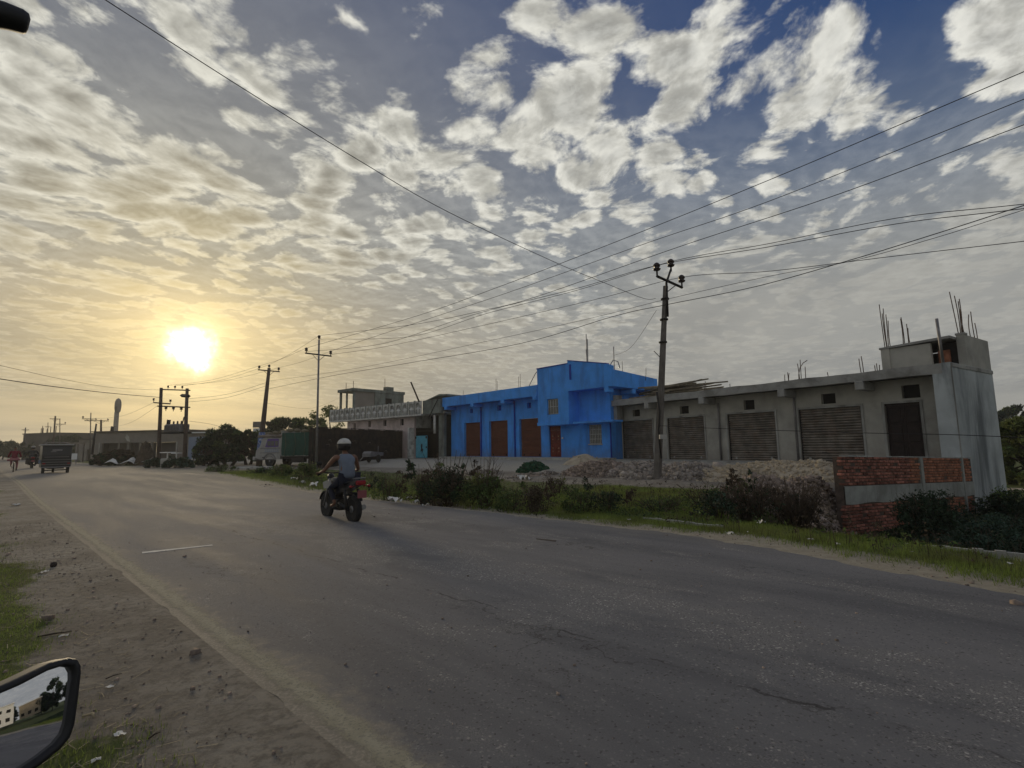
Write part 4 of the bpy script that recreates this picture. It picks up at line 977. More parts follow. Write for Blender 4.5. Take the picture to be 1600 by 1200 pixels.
for k, dz in enumerate((.95, 1.25)): wire('power_line', [T3_ - Vector((0, 0, dz+.3)), T3_.lerp(tb, .5) - Vector((0, 0, dz+.5)), tb - Vector((0, 0, dz))], .012, ('upper', 'lower')[k] + ' heavier line from the middle of the leaning dark pole to the transformer stand')
wire('power_line', [D(240, 629, 47.9), D(190, 650, 60), FP[0] - Vector((0, 0, .9))], .010, 'upper faint line from the transformer stand to the far poles', 'far lines')
wire('power_line', [D(246, 634, 47.9), D(200, 662, 60), FP[1] - Vector((0, 0, 1.2))], .010, 'lower faint line from the transformer stand to the far poles', 'far lines')
wire('power_line', [D(296, 658, 46.8), D(330, 663, 52), D(362, 672, 58)], .014, 'short sagging cable from the transformer to behind the mango tree')

# ------------------------------------------------------------ far buildings
def bld(name, label, cat, pL, pR, YL, YR, ztop, z0=0.0, depth=8, m=None, roofm=None, ov=.3):
    A = D(pL[0], pL[1], YL); B_ = D(pR[0], pR[1], YR); A.z = B_.z = 0; d = (B_ - A); L = d.length
    e = empty(name, A, math.atan2(d.y, d.x), label, cat)
    return e, L
fb, L = bld('workshop_building', 'long low grey building with recessed bays behind the transformer', 'building', (147, 672), (293, 673), 72, 70, 4.4)
bays = [(L*.10, L*.27), (L*.29, L*.37), (L*.395, L*.50), (L*.52, L*.62), (L*.64, L*.885)]
part(wall_holes(MB(), 0, L, -.2, 4.3, [(a, b_, .1, 2.75) for a, b_ in bays], 0, .25), 'wall', M_fac, fb)
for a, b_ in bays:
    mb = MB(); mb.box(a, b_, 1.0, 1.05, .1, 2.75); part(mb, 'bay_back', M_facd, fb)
mb = MB(); mb.box(-.3, L+.3, -.35, 8, 4.3, 4.42); mb.box(0, .2, .25, 8, -.2, 4.3); mb.box(L-.2, L, .25, 8, -.2, 4.3); part(mb, 'roof', M_facd, fb)
mb = MB(); mb.box(L*.1, L*.9, -.12, -.002, 2.76, 2.86); part(mb, 'lintel', M_fac, fb)
mb = MB(); mb.prism([(L*.37, 3.0), (L*.40, 2.9), (L*.385, 3.6), (L*.36, 4.0), (L*.345, 3.5)], -.02, -.003); part(mb, 'peeled_patch', M_concl, fb)
for x in (L*.08, L*.905):
    mb = MB(); mb.tube([(x, -.1, .0), (x, -.1, 2.8)], .07, 6); part(mb, 'white_pipe', M_concl, fb)
mb = MB(); mb.tube([(L*.16, .5, 4.4), (L*.165, .5, 5.1)], .2, 8); part(mb, 'roof_tank', M_iron, fb)
sb, L = bld('storehouse', 'blue grey sheet-clad storehouse with a pale roof edge next to the mango tree', 'building', (293, 675), (345, 675), 66, 66, 4.0)
mb = MB(); mb.box(0, L, 0, 6, -.2, 3.75); part(mb, 'wall', M_fac, sb)
for i in range(7):
    mb = MB(); a = .25 + i*.33; mb.box(a, a+.31, -.06, -.002, .5, 3.3); part(mb, 'sheet_panel', M_bluegrey, sb)
mb = MB(); mb.box(-.2, L+.3, -.4, 6.2, 3.751, 3.9); part(mb, 'roof', M_whiter, sb)
wb, L = bld('old_building', 'hazy dark two-storey building behind the goods rickshaw far down the road', 'building', (37, 677), (83, 677), 112, 108, 5.8)
part(wall_holes(MB(), 0, L, -.2, 5.6, [(.8, 1.5, 1, 2.2), (L*.72, L*.86, .6, 2.6)], 0, .3), 'wall', M_facd, wb)
mb = MB(); mb.box(-.1, L+.1, -.2, 9, 5.601, 5.8); mb.box(L-.2, L, .3, 9, -.2, 5.6); mb.box(0, .2, .3, 9, -.2, 5.6); part(mb, 'roof', M_facd, wb)
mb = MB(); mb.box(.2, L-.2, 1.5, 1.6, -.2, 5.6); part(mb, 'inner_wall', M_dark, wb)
rods(wb, [(L*f, 1, 5.8, h, 0, 0) for f, h in ((.4, .9), (.44, 1.3), (.47, .9), (.6, .7), (.72, 1.1), (.9, 1.2))], r=.07)
kb, L = bld('small_building', 'small flat-roofed grey building between the rickshaw and the far poles', 'building', (124, 683), (148, 683), 86, 84, 3.8)
part(wall_holes(MB(), 0, L, -.2, 3.6, [(L*.55, L*.8, -.2, 2.0)], 0, .3), 'wall', M_fac, kb); mb = MB(); mb.box(-.1, L+.1, -.2, 5, 3.601, 3.75); mb.box(.1, L-.1, 1, 1.1, -.2, 3.6); part(mb, 'roof', M_facd, kb)
gb2, L = bld('gate_frame', 'low reddish gate frame beside the small grey building', 'gate', (106, 689), (131, 690), 74, 74, 3)
mb = MB(); mb.box(0, L, 0, .3, 2.75, 2.98); part(mb, 'beam', M_rust, gb2)
for x in (.1, L*.5, L-.3):
    mb = MB(); mb.box(x, x+.25, .02, .28, -.2, 2.749); part(mb, 'gate_post', M_fac, gb2)
sg = empty('notice_board', D(115, 712, 60), 0, 'small white roadside board just right of the goods rickshaw', 'board'); sg.location.z = 0
mb = MB(); mb.box(-.4, .4, 0, .05, .75, 1.45); part(mb, 'board', M_whiter, sg); mb = MB(); mb.box(-.3, -.24, .051, .1, -.1, 1.4); mb.box(.24, .3, .051, .1, -.1, 1.4); part(mb, 'post', M_steel, sg)
# pale tower
tw = D(181, 672, 150); tw.z = 0; e = empty('tower', tw, 0, 'pale slim tower with a rounded head rising behind the low grey building', 'tower')
mb = MB(); mb.lathe([(.66, 0), (.64, 7), (.60, 10), (.58, 13.2)], (-.1, 0, 0), 'Z', 14); part(mb, 'shaft', M_fac, e)
mb = MB(); mb.lathe([(.6, 13.0), (.72, 13.5), (.82, 14.3), (.84, 15.2), (.76, 16.1), (.5, 16.8), (.1, 17.1)], (.1, 0, 0), 'Z', 16); part(mb, 'head', M_fac, e)
mb = MB(); mb.box(.0, .5, -1.06, -.9, 13.4, 14.6); part(mb, 'opening', M_facd, e)
# sign board behind the leaning pole
sp = D(402, 700, 52); sp.z = 0; e = empty('shop_sign', sp, 0, 'small two-line white sign board on a post behind the leaning dark pole', 'sign')
mb = MB(); mb.box(-.55, .62, 0, .06, 3.75, 4.35); part(mb, 'upper_board', M_fac, e); mb = MB(); mb.box(-.5, .62, 0, .06, 3.1, 3.68); part(mb, 'lower_board', M_whiter, e)
mb = MB(); mb.tube([(.1, .1, 0), (.1, .1, 4.3)], .06, 6); mb.box(-.5, .6, -.005, -.001, 3.95, 4.0); mb.box(-.5, .6, -.005, -.001, 4.12, 4.16); part(mb, 'post', M_steel, e)
# concrete culvert slab in the verge
A = D(368, 737, 38); A.z = 0; B_ = D(424, 736, 38.5); B_.z = 0
mb = MB(); c = (A + B_)/2; L = (B_-A).length; M = Matrix.Translation(c) @ Matrix.Rotation(.02, 4, 'Z'); mb.bev(-L/2, L/2, -.5, .5, -.1, .32, .05, M); tag(mb.build('culvert_block', M_kerb), 'low concrete culvert block in the verge under the leaning dark pole', 'block')

# ------------------------------------------------------------ people
def skinned(name, joints, edges, m, parent, sub=1, root=0):
    """one continuous surface grown round a skeleton: joints = [(x, y, z, rx, ry)]"""
    me = bpy.data.meshes.new('skeleton'); me.from_pydata([j[:3] for j in joints], edges, [])
    o = bpy.data.objects.new('skeleton', me); COL.objects.link(o)
    sk = o.modifiers.new('skin', 'SKIN'); sk.use_smooth_shade = True; sk.branch_smoothing = .6
    for i, j in enumerate(joints):
        v = me.skin_vertices[0].data[i]; v.radius = (j[3], j[4] if len(j) > 4 else j[3]); v.use_root = (i == root)
    sb = o.modifiers.new('sub', 'SUBSURF'); sb.levels = sb.render_levels = sub
    bpy.context.view_layer.update(); dg = bpy.context.evaluated_depsgraph_get()
    nm = bpy.data.meshes.new_from_object(o.evaluated_get(dg)); nm.name = name
    bpy.data.objects.remove(o); nm.materials.clear()
    return link(name, nm, m, parent)
def limb(parent, name, pts, rad, m, sub=1):
    return skinned(name, [(*p, r) for p, r in zip(pts, rad)], [(i, i+1) for i in range(len(pts)-1)], m, parent, sub)
def hand(js, es, wrist, idx, fwd, side, s=1.0):
    """five fingers closing round a grip: short chains rooted in the palm"""
    w = Vector(wrist); f = Vector(fwd).normalized(); sd = Vector(side).normalized(); up = Vector((0, 0, 1))
    palm = w + f*.07*s; k = len(js); js.append((*palm, .030*s, .022*s)); es.append((idx, k))
    for i, (off, ln) in enumerate(((-.030, .062), (-.010, .070), (.011, .066), (.030, .052))):
        a = palm + sd*off*s + f*.022*s; b_ = a + f*ln*.45*s - up*.012*s; c = b_ + f*.006*s - up*ln*.45*s; d_ = c - f*.024*s - up*.004
        n = len(js); js += [(*a, .0105*s), (*b_, .0095*s), (*c, .0088*s), (*d_, .008*s)]; es += [(k, n), (n, n+1), (n+1, n+2), (n+2, n+3)]
    a = w + f*.03*s + sd*.036*s*-1; b_ = a + f*.035*s - up*.02*s - sd*.008*s; c = b_ + f*.01*s - up*.028*s + sd*.01*s
    n = len(js); js += [(*a, .012*s), (*b_, .0105*s), (*c, .009*s)]; es += [(idx, n), (n, n+1), (n+1, n+2)]
def face(parent, c, f, s=1.0, helmet=None):
    """eyes, nose, mouth and ears on a head centred at c looking along f"""
    c = Vector(c); f = Vector(f).normalized(); r = f.cross(Vector((0, 0, 1))).normalized()
    mb = MB()
    for sg in (-1, 1): mb.lathe([(.001, -.012), (.011, -.005), (.012, .003), (.004, .012)], c + f*.088*s + r*sg*.031*s, 'X', 8)
    part(mb, 'eye', M_dark, parent)
    mb = MB(); mb.tube([c + f*.09*s + Vector((0, 0, .005)), c + f*.108*s - Vector((0, 0, .03)), c + f*.09*s - Vector((0, 0, .042))], [.009*s, .016*s, .012*s], 6); part(mb, 'nose', M_skin, parent)
    mb = MB(); mb.tube([c + f*.087*s - r*.022*s - Vector((0, 0, .066*s)), c + f*.094*s - Vector((0, 0, .066*s)), c + f*.087*s + r*.022*s - Vector((0, 0, .066*s))], .006*s, 5); part(mb, 'mouth', M_maroon, parent)
    mb = MB()
    for sg in (-1, 1): mb.lathe([(.004, -.012), (.022, -.005), (.026, .006), (.010, .012)], c + r*sg*.078*s - Vector((0, 0, .01)), 'Y', 8)
    part(mb, 'ear', M_skin, parent)

def seated_person(par, seat, hands, feet, skin, top_m, leg_m, label, lean=.16, sleeves=True, helmet=None, shoulder=.20, scale=1.0, head_turn=0.0, hipw=.15, bulk=1.0):
    """a person sitting astride at `seat`, holding `hands`, feet on `feet` (left = +y). local frame: x forward"""
    p = empty('person', (0, 0, 0), 0, label, 'person')
    p.parent = None; sx, sy, sz = seat; s = scale
    hip = Vector((sx, 0, sz + .10)); ch = hip + Vector((lean*.7, 0, .27*s)); nk = hip + Vector((lean*1.35, 0, .50*s)); hd = nk + Vector((.06 + lean*.15, 0, .19*s))
    js = []; es = []
    def J(v, *r): js.append((v[0], v[1], v[2], *r)); return len(js)-1
    a = J(hip, .15*bulk, .12*bulk); b_ = J(ch, .145*bulk, .105*bulk); c = J(nk - Vector((0, 0, .05)), .125*bulk, .085*bulk); d_ = J(nk + Vector((.01, 0, .05)), .055, .052)
    e0 = J(hd - Vector((-.015, 0, .04)), .072, .078); e = J(hd + Vector((0, 0, .035)), .080, .092); g = J(hd + Vector((-.005, 0, .095)), .055, .062)
    es += [(a, b_), (b_, c), (c, d_), (d_, e0), (e0, e), (e, g)]
    arm = {}
    for sg, hnd in ((1, hands[0]), (-1, hands[1])):
        shd = nk + Vector((0, sg*shoulder*s, -.045)); hnd = Vector(hnd); el = shd.lerp(hnd, .5) + Vector((-.04, sg*.09, -.13*s))
        wr = hnd - (hnd - el).normalized()*.07
        k1 = J(shd, .060*bulk, .058*bulk); k2 = J(shd.lerp(el, .5), .052, .05); k3 = J(el, .041, .04); k4 = J(el.lerp(wr, .4), .040, .038); k5 = J(wr, .027, .024)
        es += [(c, k1), (k1, k2), (k2, k3), (k3, k4), (k4, k5)]; arm[sg] = (shd, el, wr)
        hand(js, es, wr, k5, (hnd - el) + Vector((.15, 0, 0)), (0, sg, 0), s)
    leg = {}
    for sg, ft in ((1, feet[0]), (-1, feet[1])):
        ft = Vector(ft); hp = hip + Vector((.02, sg*.09, -.04)); kn = Vector(((hp.x + ft.x)/2 + .30*s, sg*hipw + sg*.05, (hp.z + ft.z)/2 + .10*s)); an = ft + Vector((-.06, 0, .08))
        k1 = J(hp, .095*bulk, .09*bulk); k2 = J(hp.lerp(kn, .5), .082*bulk, .08); k3 = J(kn, .062, .06); k4 = J(kn.lerp(an, .35), .058, .055); k5 = J(an, .038, .036); k6 = J(ft + Vector((.04, 0, .025)), .042, .032); k7 = J(ft + Vector((.14, 0, .015)), .036, .024)
        es += [(a, k1), (k1, k2), (k2, k3), (k3, k4), (k4, k5), (k5, k6), (k6, k7)]; leg[sg] = (hp, kn, an)
    body = skinned('body', js, es, M_skin, p)
    face(p, hd, (math.cos(head_turn), math.sin(head_turn), -.05), s)
    # clothes follow the body
    tj = [(*(hip + Vector((-.01, 0, -.06))), .168*bulk, .138*bulk), (*(hip + Vector((lean*.2, 0, .10))), .162*bulk, .130*bulk), (*ch, .182*bulk, .150*bulk), (*(nk + Vector((0, 0, -.10))), .185*bulk, .140*bulk), (*(nk + Vector((.0, 0, -.0))), .095, .08)]
    te = [(0, 1), (1, 2), (2, 3), (3, 4)]
    for sg in (1, -1):
        shd, el, wr = arm[sg]; k = len(tj); tj += [(*(shd + Vector((0, -sg*(.0 if sleeves else .045), .012))), .088*bulk, .086*bulk)]; te.append((3, k))
        if sleeves: tj += [(*shd.lerp(el, .5), .064, .062), (*el, .052, .05), (*el.lerp(wr, .55), .047, .045), (*el.lerp(wr, .85), .040, .038)]; te += [(k, k+1), (k+1, k+2), (k+2, k+3), (k+3, k+4)]
    skinned('shirt', tj, te, top_m, p)
    lj = [(*(hip + Vector((0, 0, -.03))), .165*bulk, .135*bulk)]; le = []
    for sg in (1, -1):
        hp, kn, an = leg[sg]; k = len(lj); lj += [(*(hp + Vector((.03, sg*.01, 0))), .108*bulk, .104*bulk), (*hp.lerp(kn, .5), .094*bulk, .09), (*kn, .074, .072), (*kn.lerp(an, .5), .064, .062), (*kn.lerp(an, .88), .052, .05)]
        le += [(0, k), (k, k+1), (k+1, k+2), (k+2, k+3), (k+3, k+4)]
    skinned('trousers', lj, le, leg_m, p)
    if helmet:
        mb = MB(); M = Matrix.Translation(hd + Vector((-.005, 0, .01)))
        prof = [(.118, -.10), (.140, -.06), (.150, .0), (.146, .05), (.125, .10), (.085, .140), (.035, .158), (.004, .160)]; mb.lathe(prof, (0, 0, 0), 'Z', 18, M)
        hm = part(mb, 'helmet', M_plast, p)
        mb = MB(); M2 = Matrix.Translation(hd + Vector((-.005, 0, .012)))
        mb.lathe([(.148, .045), (.152, .06), (.130, .105), (.089, .147), (.037, .165), (.004, .167)], (0, 0, 0), 'Z', 18, M2); part(mb, 'helmet_shell', helmet, hm)
        mb = MB()
        for k in range(5):
            a0 = math.pi - .42 + .84*k/4; mb.tube([hd + Vector((math.cos(a0)*.151, math.sin(a0)*.151, -.03)), hd + Vector((math.cos(a0)*.153, math.sin(a0)*.153, .03))], .02, 5)
        part(mb, 'helmet_sticker', M_alloy if helmet is M_whiter else M_iron, hm)
        mb = MB(); mb.prism([(.10, -.02), (.24, -.01), (.24, .005), (.10, .02)], -.09, .09, 'Y', Matrix.Translation(hd + Vector((-.0, 0, .05)))); part(mb, 'visor', M_plast, hm)
    else:
        hj = [(*(hd + Vector((-.02, 0, .02))), .086, .094), (*(hd + Vector((-.015, 0, .09))), .074, .08)]; skinned('hair', [(*(hd + Vector((-.035, 0, .0))), .078, .085), *hj], [(0, 1), (1, 2)], M_hair, p)
    return p

def wheel(parent, c, r, w, spokes=5, m=None):
    M = Matrix.Translation(c)
    mb = MB(); mb.lathe([(r-.075, -w*.40), (r-.05, -w*.5), (r-.015, -w*.42), (r, -w*.15), (r, w*.15), (r-.015, w*.42), (r-.05, w*.5), (r-.075, w*.40)], (0, 0, 0), 'Y', 24, M); wo = MB()
    t = part(mb, 'wheel', M_rubber, parent)
    mb = MB(); mb.lathe([(r-.10, -w*.3), (r-.07, -w*.42), (r-.07, w*.42), (r-.10, w*.3)], (0, 0, 0), 'Y', 24, M)
    mb.lathe([(.075, -w*.48), (.085, -w*.3), (.085, w*.3), (.075, w*.48)], (0, 0, 0), 'Y', 14, M)
    for k in range(spokes):
        a = 2*math.pi*k/spokes; mb.tube([Vector(c) + Vector((math.cos(a)*.06, 0, math.sin(a)*.06)), Vector(c) + Vector((math.cos(a)*(r-.08), 0, math.sin(a)*(r-.08)))], .016 if spokes < 9 else .004, 5)
    part(mb, 'rim', m or M_alloy, t); return t

def motorcycle(loc, rz, label, tank=None, s=1.0):
    e = empty('motorcycle', loc, rz, label, 'motorcycle'); r = .30; e.scale = (s, s, s)
    wheel(e, (0, 0, r), r, .12); wheel(e, (1.29, 0, r), r, .09)
    mb = MB(); mb.tube([(.02, .10, r), (.45, .10, .40), (.62, .07, .42)], .028, 6); mb.tube([(.02, -.10, r), (.45, -.10, .40), (.62, -.07, .42)], .028, 6)
    mb.tube([(.10, 0, .80), (.45, 0, .74), (.75, 0, .72), (1.02, 0, .90)], .03, 6); mb.tube([(1.02, 0, .88), (.86, 0, .50), (.50, 0, .28)], .03, 6); part(mb, 'frame', M_black, e)
    mb = MB(); mb.bev(.48, .84, -.12, .12, .24, .50, .05); mb.tube([(.68, 0, .48), (.80, 0, .66)], [.10, .085], 10)
    for k in range(4): mb.lathe([(.12, 0), (.12, .012)], (.70 + k*.025, 0, .52 + k*.035), 'Z', 10)
    part(mb, 'engine', M_iron, e)
    mb = MB(); mb.tube([(.78, -.10, .55), (.86, -.13, .40), (.70, -.15, .24), (.35, -.17, .25), (-.12, -.18, .34)], [.022, .022, .026, .045, .055], 10); part(mb, 'exhaust', M_alloy, e)
    mb = MB(); mb.tube([(1.29, .08, r), (1.02, .08, .92)], [.024, .028], 8); mb.tube([(1.29, -.08, r), (1.02, -.08, .92)], [.024, .028], 8); part(mb, 'fork', M_alloy, e)
    mb = MB(); mb.tube([(-.0, -.16, r), (.12, -.15, .72)], [.035, .03], 8); mb.tube([(-.0, .16, r), (.12, .15, .72)], [.035, .03], 8); part(mb, 'shock_absorber', M_iron, e)
    tk = skinned('fuel_tank', [(.62, 0, .80, .10, .09), (.78, 0, .86, .145, .12), (.98, 0, .87, .12, .10), (1.06, 0, .84, .06, .06)], [(0, 1), (1, 2), (2, 3)], tank or M_black, e)
    mb = MB(); mb.prism([(.70, .74), (1.06, .70), (1.12, .84), (.86, .90)], .14, .20); mb.prism([(.70, .74), (1.06, .70), (1.12, .84), (.86, .90)], -.20, -.14); part(mb, 'tank_shroud', M_truckw, e)
    skinned('seat', [(-.14, 0, .90, .10, .05), (.08, 0, .86, .135, .055), (.32, 0, .80, .14, .055), (.60, 0, .80, .10, .05)], [(0, 1), (1, 2), (2, 3)], M_plast, e)
    mb = MB(); mb.prism([(-.28, .86), (.30, .66), (.62, .58), (.60, .74), (.1, .82), (-.26, .93)], -.13, .13); part(mb, 'side_cowl', M_black, e)
    mb = MB(); mb.bev(-.335, -.262, -.11, .11, .82, .92, .02); part(mb, 'tail_light', M_taill, e)
    mb = MB(); mb.tube([(-.15, .12, .95), (-.30, .10, .97), (-.32, 0, .97), (-.30, -.10, .97), (-.15, -.12, .95)], .014, 6); part(mb, 'grab_rail', M_alloy, e)
    mb = MB(); K = 8
    for i in range(K):
        a0, a1 = math.radians(50 + 85*i/K), math.radians(50 + 85*(i+1)/K); R = r + .05
        mb.add([(math.cos(a)*R, y, r + math.sin(a)*R) for a in (a0, a1) for y in (-.07, .07)] + [(math.cos(a)*(R+.012), y, r + math.sin(a)*(R+.012)) for a in (a0, a1) for y in (-.07, .07)], [(0, 1, 3, 2), (4, 6, 7, 5), (0, 2, 6, 4), (1, 5, 7, 3)])
    mb.tube([(-.20, 0, .72), (-.34, 0, .50)], .03, 5); part(mb, 'rear_mudguard', M_black, e)
    mb = MB()
    for i in range(K):
        a0, a1 = math.radians(20 + 120*i/K), math.radians(20 + 120*(i+1)/K); R = r + .03
        mb.add([(1.29 + math.cos(a)*R, y, r + math.sin(a)*R) for a in (a0, a1) for y in (-.055, .055)] + [(1.29 + math.cos(a)*(R+.012), y, r + math.sin(a)*(R+.012)) for a in (a0, a1) for y in (-.055, .055)], [(0, 1, 3, 2), (4, 6, 7, 5), (0, 2, 6, 4), (1, 5, 7, 3)])
    part(mb, 'front_mudguard', tank or M_black, e)
    mb = MB(); mb.box(-.375, -.36, -.10, .10, .56, .72); part(mb, 'number_plate', M_plate, e)
    for sg in (1, -1):
        mb = MB(); mb.tube([(-.22, sg*.10, .80), (-.26, sg*.19, .80)], .012, 5); mb.lathe([(.01, -.03), (.03, -.02), (.03, .02), (.01, .03)], (-.26, sg*.21, .80), 'X', 8); part(mb, 'indicator', M_taill, e)
    mb = MB(); mb.tube([(.86, .40, 1.03), (.98, .26, 1.07), (1.03, .0, 1.04), (.98, -.26, 1.07), (.86, -.40, 1.03)], .015, 8)
    mb.tube([(.92, .33, 1.05), (.83, .44, 1.02)], .022, 8); mb.tube([(.92, -.33, 1.05), (.83, -.44, 1.02)], .022, 8); part(mb, 'handlebar', M_iron, e)
    skinned('headlamp_cowl', [(1.06, 0, .96, .09, .10), (1.16, 0, .94, .10, .11), (1.21, 0, .92, .06, .07)], [(0, 1), (1, 2)], M_black, e)
    for sg in (1, -1):
        mb = MB(); mb.tube([(.98, sg*.25, 1.07), (1.0, sg*.32, 1.24)], .008, 5); M = Matrix.Translation((1.0, sg*.34, 1.27)) @ Matrix.Rotation(sg*.2, 4, 'Z')
        mb.bev(-.02, .02, -.07, .07, -.04, .04, .015, M); part(mb, 'rear_mirror', M_plast, e)
    mb = MB(); mb.tube([(.50, .12, .32), (.50, .27, .31)], .016, 6); mb.tube([(.50, -.12, .32), (.50, -.27, .31)], .016, 6); mb.tube([(.15, .14, .30), (.20, .24, .38)], .014, 6); part(mb, 'footrest', M_iron, e)
    return e

def place(p, e):
    p.location = e.location; p.rotation_euler = e.rotation_euler; p.scale = e.scale
mr = GP(552, 818); mf = GP(503, 808); mrz = math.atan2(mf.y - mr.y, mf.x - mr.x)
bk = motorcycle(mr, mrz, 'dark motorcycle with a red tail lamp riding away on the near road')
rd = seated_person(bk, (.30, 0, .86), ((.86, .42, 1.07), (.86, -.42, 1.07)), ((.50, .22, .34), (.50, -.22, .34)), M_skin, M_vest, M_navy,
                   'motorcycle rider in a grey sleeveless vest and white helmet on the near road', lean=.10, sleeves=False, helmet=M_white, shoulder=.225, bulk=1.22)
place(rd, bk)
q = D(50, 730, 46.5); q.z = gz(q.x, q.y); mh = math.atan2(TD[1], TD[0])
b2 = motorcycle(q, mh, 'dark loaded motorcycle just left of the goods rickshaw', s=1.12)
r2 = seated_person(b2, (.30, 0, .86), ((.86, .42, 1.07), (.86, -.42, 1.07)), ((.50, .22, .34), (.50, -.22, .34)), M_skin, M_plast, M_plast, 'motorcycle rider in black with a pale-topped helmet left of the goods rickshaw', lean=.10, helmet=M_truckw, bulk=1.1)
place(r2, b2)
mb = MB(); mb.bev(-.36, .02, -.42, -.16, .38, .86, .04); mb.bev(-.36, .02, .16, .42, .38, .86, .04); part(mb, 'saddle_bag', M_iron, b2)

# cyclist in red
def bicycle(loc, rz, label, s=1.0):
    e = empty('bicycle', loc, rz, label, 'bicycle'); r = .34; e.scale = (s, s, s)
    wheel(e, (0, 0, r), r, .05, 14, M_steel); wheel(e, (1.05, 0, r), r, .05, 14, M_steel)
    mb = MB()
    for a, c in (((0, 0, r), (.42, 0, .28)), ((0, .03, r), (.30, 0, .80)), ((.42, 0, .28), (.28, 0, .86)), ((.42, 0, .28), (.86, 0, .74)), ((.30, 0, .80), (.84, 0, .86)), ((1.05, 0, r), (.86, 0, .72)), ((.86, 0, .72), (.82, 0, 1.0))): mb.tube([a, c], .018, 6)
    part(mb, 'frame', M_black, e)
    mb = MB(); mb.tube([(.72, .28, 1.02), (.84, .2, 1.04), (.84, -.2, 1.04), (.72, -.28, 1.02)], .013, 6); part(mb, 'handlebar', M_steel, e)
    mb = MB(); mb.bev(.12, .38, -.09, .09, .87, .93, .025); part(mb, 'saddle', M_plast, e)
    mb = MB(); mb.box(-.25, .20, -.07, .07, .72, .735); part(mb, 'carrier', M_steel, e)
    mb = MB(); mb.tube([(.42, -.1, .28), (.34, -.1, .14)], .012, 5); mb.tube([(.42, .1, .28), (.5, .1, .42)], .012, 5); mb.box(.28, .40, -.2, -.1, .12, .14); mb.box(.44, .56, .1, .2, .41, .43); part(mb, 'pedal', M_iron, e)
    return e
cpos = D(21, 730, 38.0); cpos.z = gz(cpos.x, cpos.y)
bc = bicycle(cpos, mh - .06, 'bicycle ridden away by a person in red at the far left', 1.06)
cy = seated_person(bc, (.27, 0, .88), ((.74, .27, 1.06), (.74, -.27, 1.06)), ((.48, .15, .46), (.32, -.15, .16)), M_skin, M_maroon, M_pinkc, 'cyclist in a crimson shirt riding away at the far left', lean=.12, hipw=.10)
place(cy, bc)
mb = MB(); mb.prism([(-.05, .86), (.45, .84), (.42, .98), (-.02, 1.0)], -.22, .22); mb.tube([(.1, -.3, .9), (.1, .36, .86)], .07, 8); part(mb, 'shirt_tail', M_pinkc, cy)

# three-wheeled goods rickshaw seen from behind
q = D(87, 735, 34.5); q.z = gz(q.x, q.y)
rk = empty('auto_rickshaw', q, mh - .02, 'dark three-wheeled passenger rickshaw with a roof rack driving away', 'auto rickshaw')
mb = MB(); mb.prism([(0, .42), (2.3, .42), (2.7, .9), (2.5, 1.75), (2.2, 1.86), (0.02, 1.86), (-.06, 1.2)], -.74, .74); body = part(mb, 'body', M_black, rk)
mb = MB(); mb.bev(-.16, 2.5, -.84, .84, 1.87, 1.95, .03); part(mb, 'roof', M_truckw, rk)
mb = MB()
for y in (-.55, .55): mb.tube([(.1, y, 2.05), (1.8, y, 2.05)], .022, 5)
for x in (.1, .9, 1.8): mb.tube([(x, -.6, 2.06), (x, .6, 2.06)], .022, 5); mb.tube([(x, -.55, 1.94), (x, -.55, 2.06)], .02, 5); mb.tube([(x, .55, 1.94), (x, .55, 2.06)], .02, 5)
part(mb, 'roof_rack', M_steel, rk)
mb = MB(); mb.prism([(-.075, 1.28), (-.02, 1.78), (-.01, 1.78), (-.06, 1.28)], -.55, .55); part(mb, 'rear_window', M_black, rk)
for z, w in ((1.10, .62), (.92, .72), (.76, .72), (.60, .74), (.46, .74)):
    mb = MB(); x = -.045*(z-.42)/.78; mb.box(x-.035, x-.004, -w, w, z, z + .035); part(mb, 'rear_trim', M_alloy, rk)
mb = MB(); mb.box(-.07, -.05, -.25, .25, 1.52, 1.62); mb.box(-.072, -.05, .05, .32, 1.44, 1.5); part(mb, 'faded_sticker', M_steel, rk)
for y in (-.62, .62):
    mb = MB(); mb.bev(-.06, -.015, y-.08, y+.08, .64, .73, .015); part(mb, 'tail_light', M_taill, rk)
mb = MB(); mb.tube([(-.14, -.72, .45), (-.17, 0, .43), (-.14, .72, .45)], .03, 6); part(mb, 'bumper', M_steel, rk)
for y in (-.62, .62): wheel(rk, (.35, y, .25), .25, .15, 6)
wheel(rk, (2.3, 0, .25), .25, .12, 6)
mb = MB(); mb.tube([(2.2, .74, 1.2), (2.2, .95, 1.25)], .012, 5); mb.bev(2.17, 2.2, .88, 1.02, 1.1, 1.35, .01); part(mb, 'side_mirror', M_plast, rk)
mb = MB(); mb.bev(.2, .5, .75, .86, .7, .95, .04); part(mb, 'side_bag', M_bluegrey, rk)
mb = MB(); mb.tube([(.35, -.6, .25), (.35, .6, .25)], .04, 6); mb.box(.0, 2.4, -.4, .4, .34, .42); part(mb, 'axle', M_iron, rk)

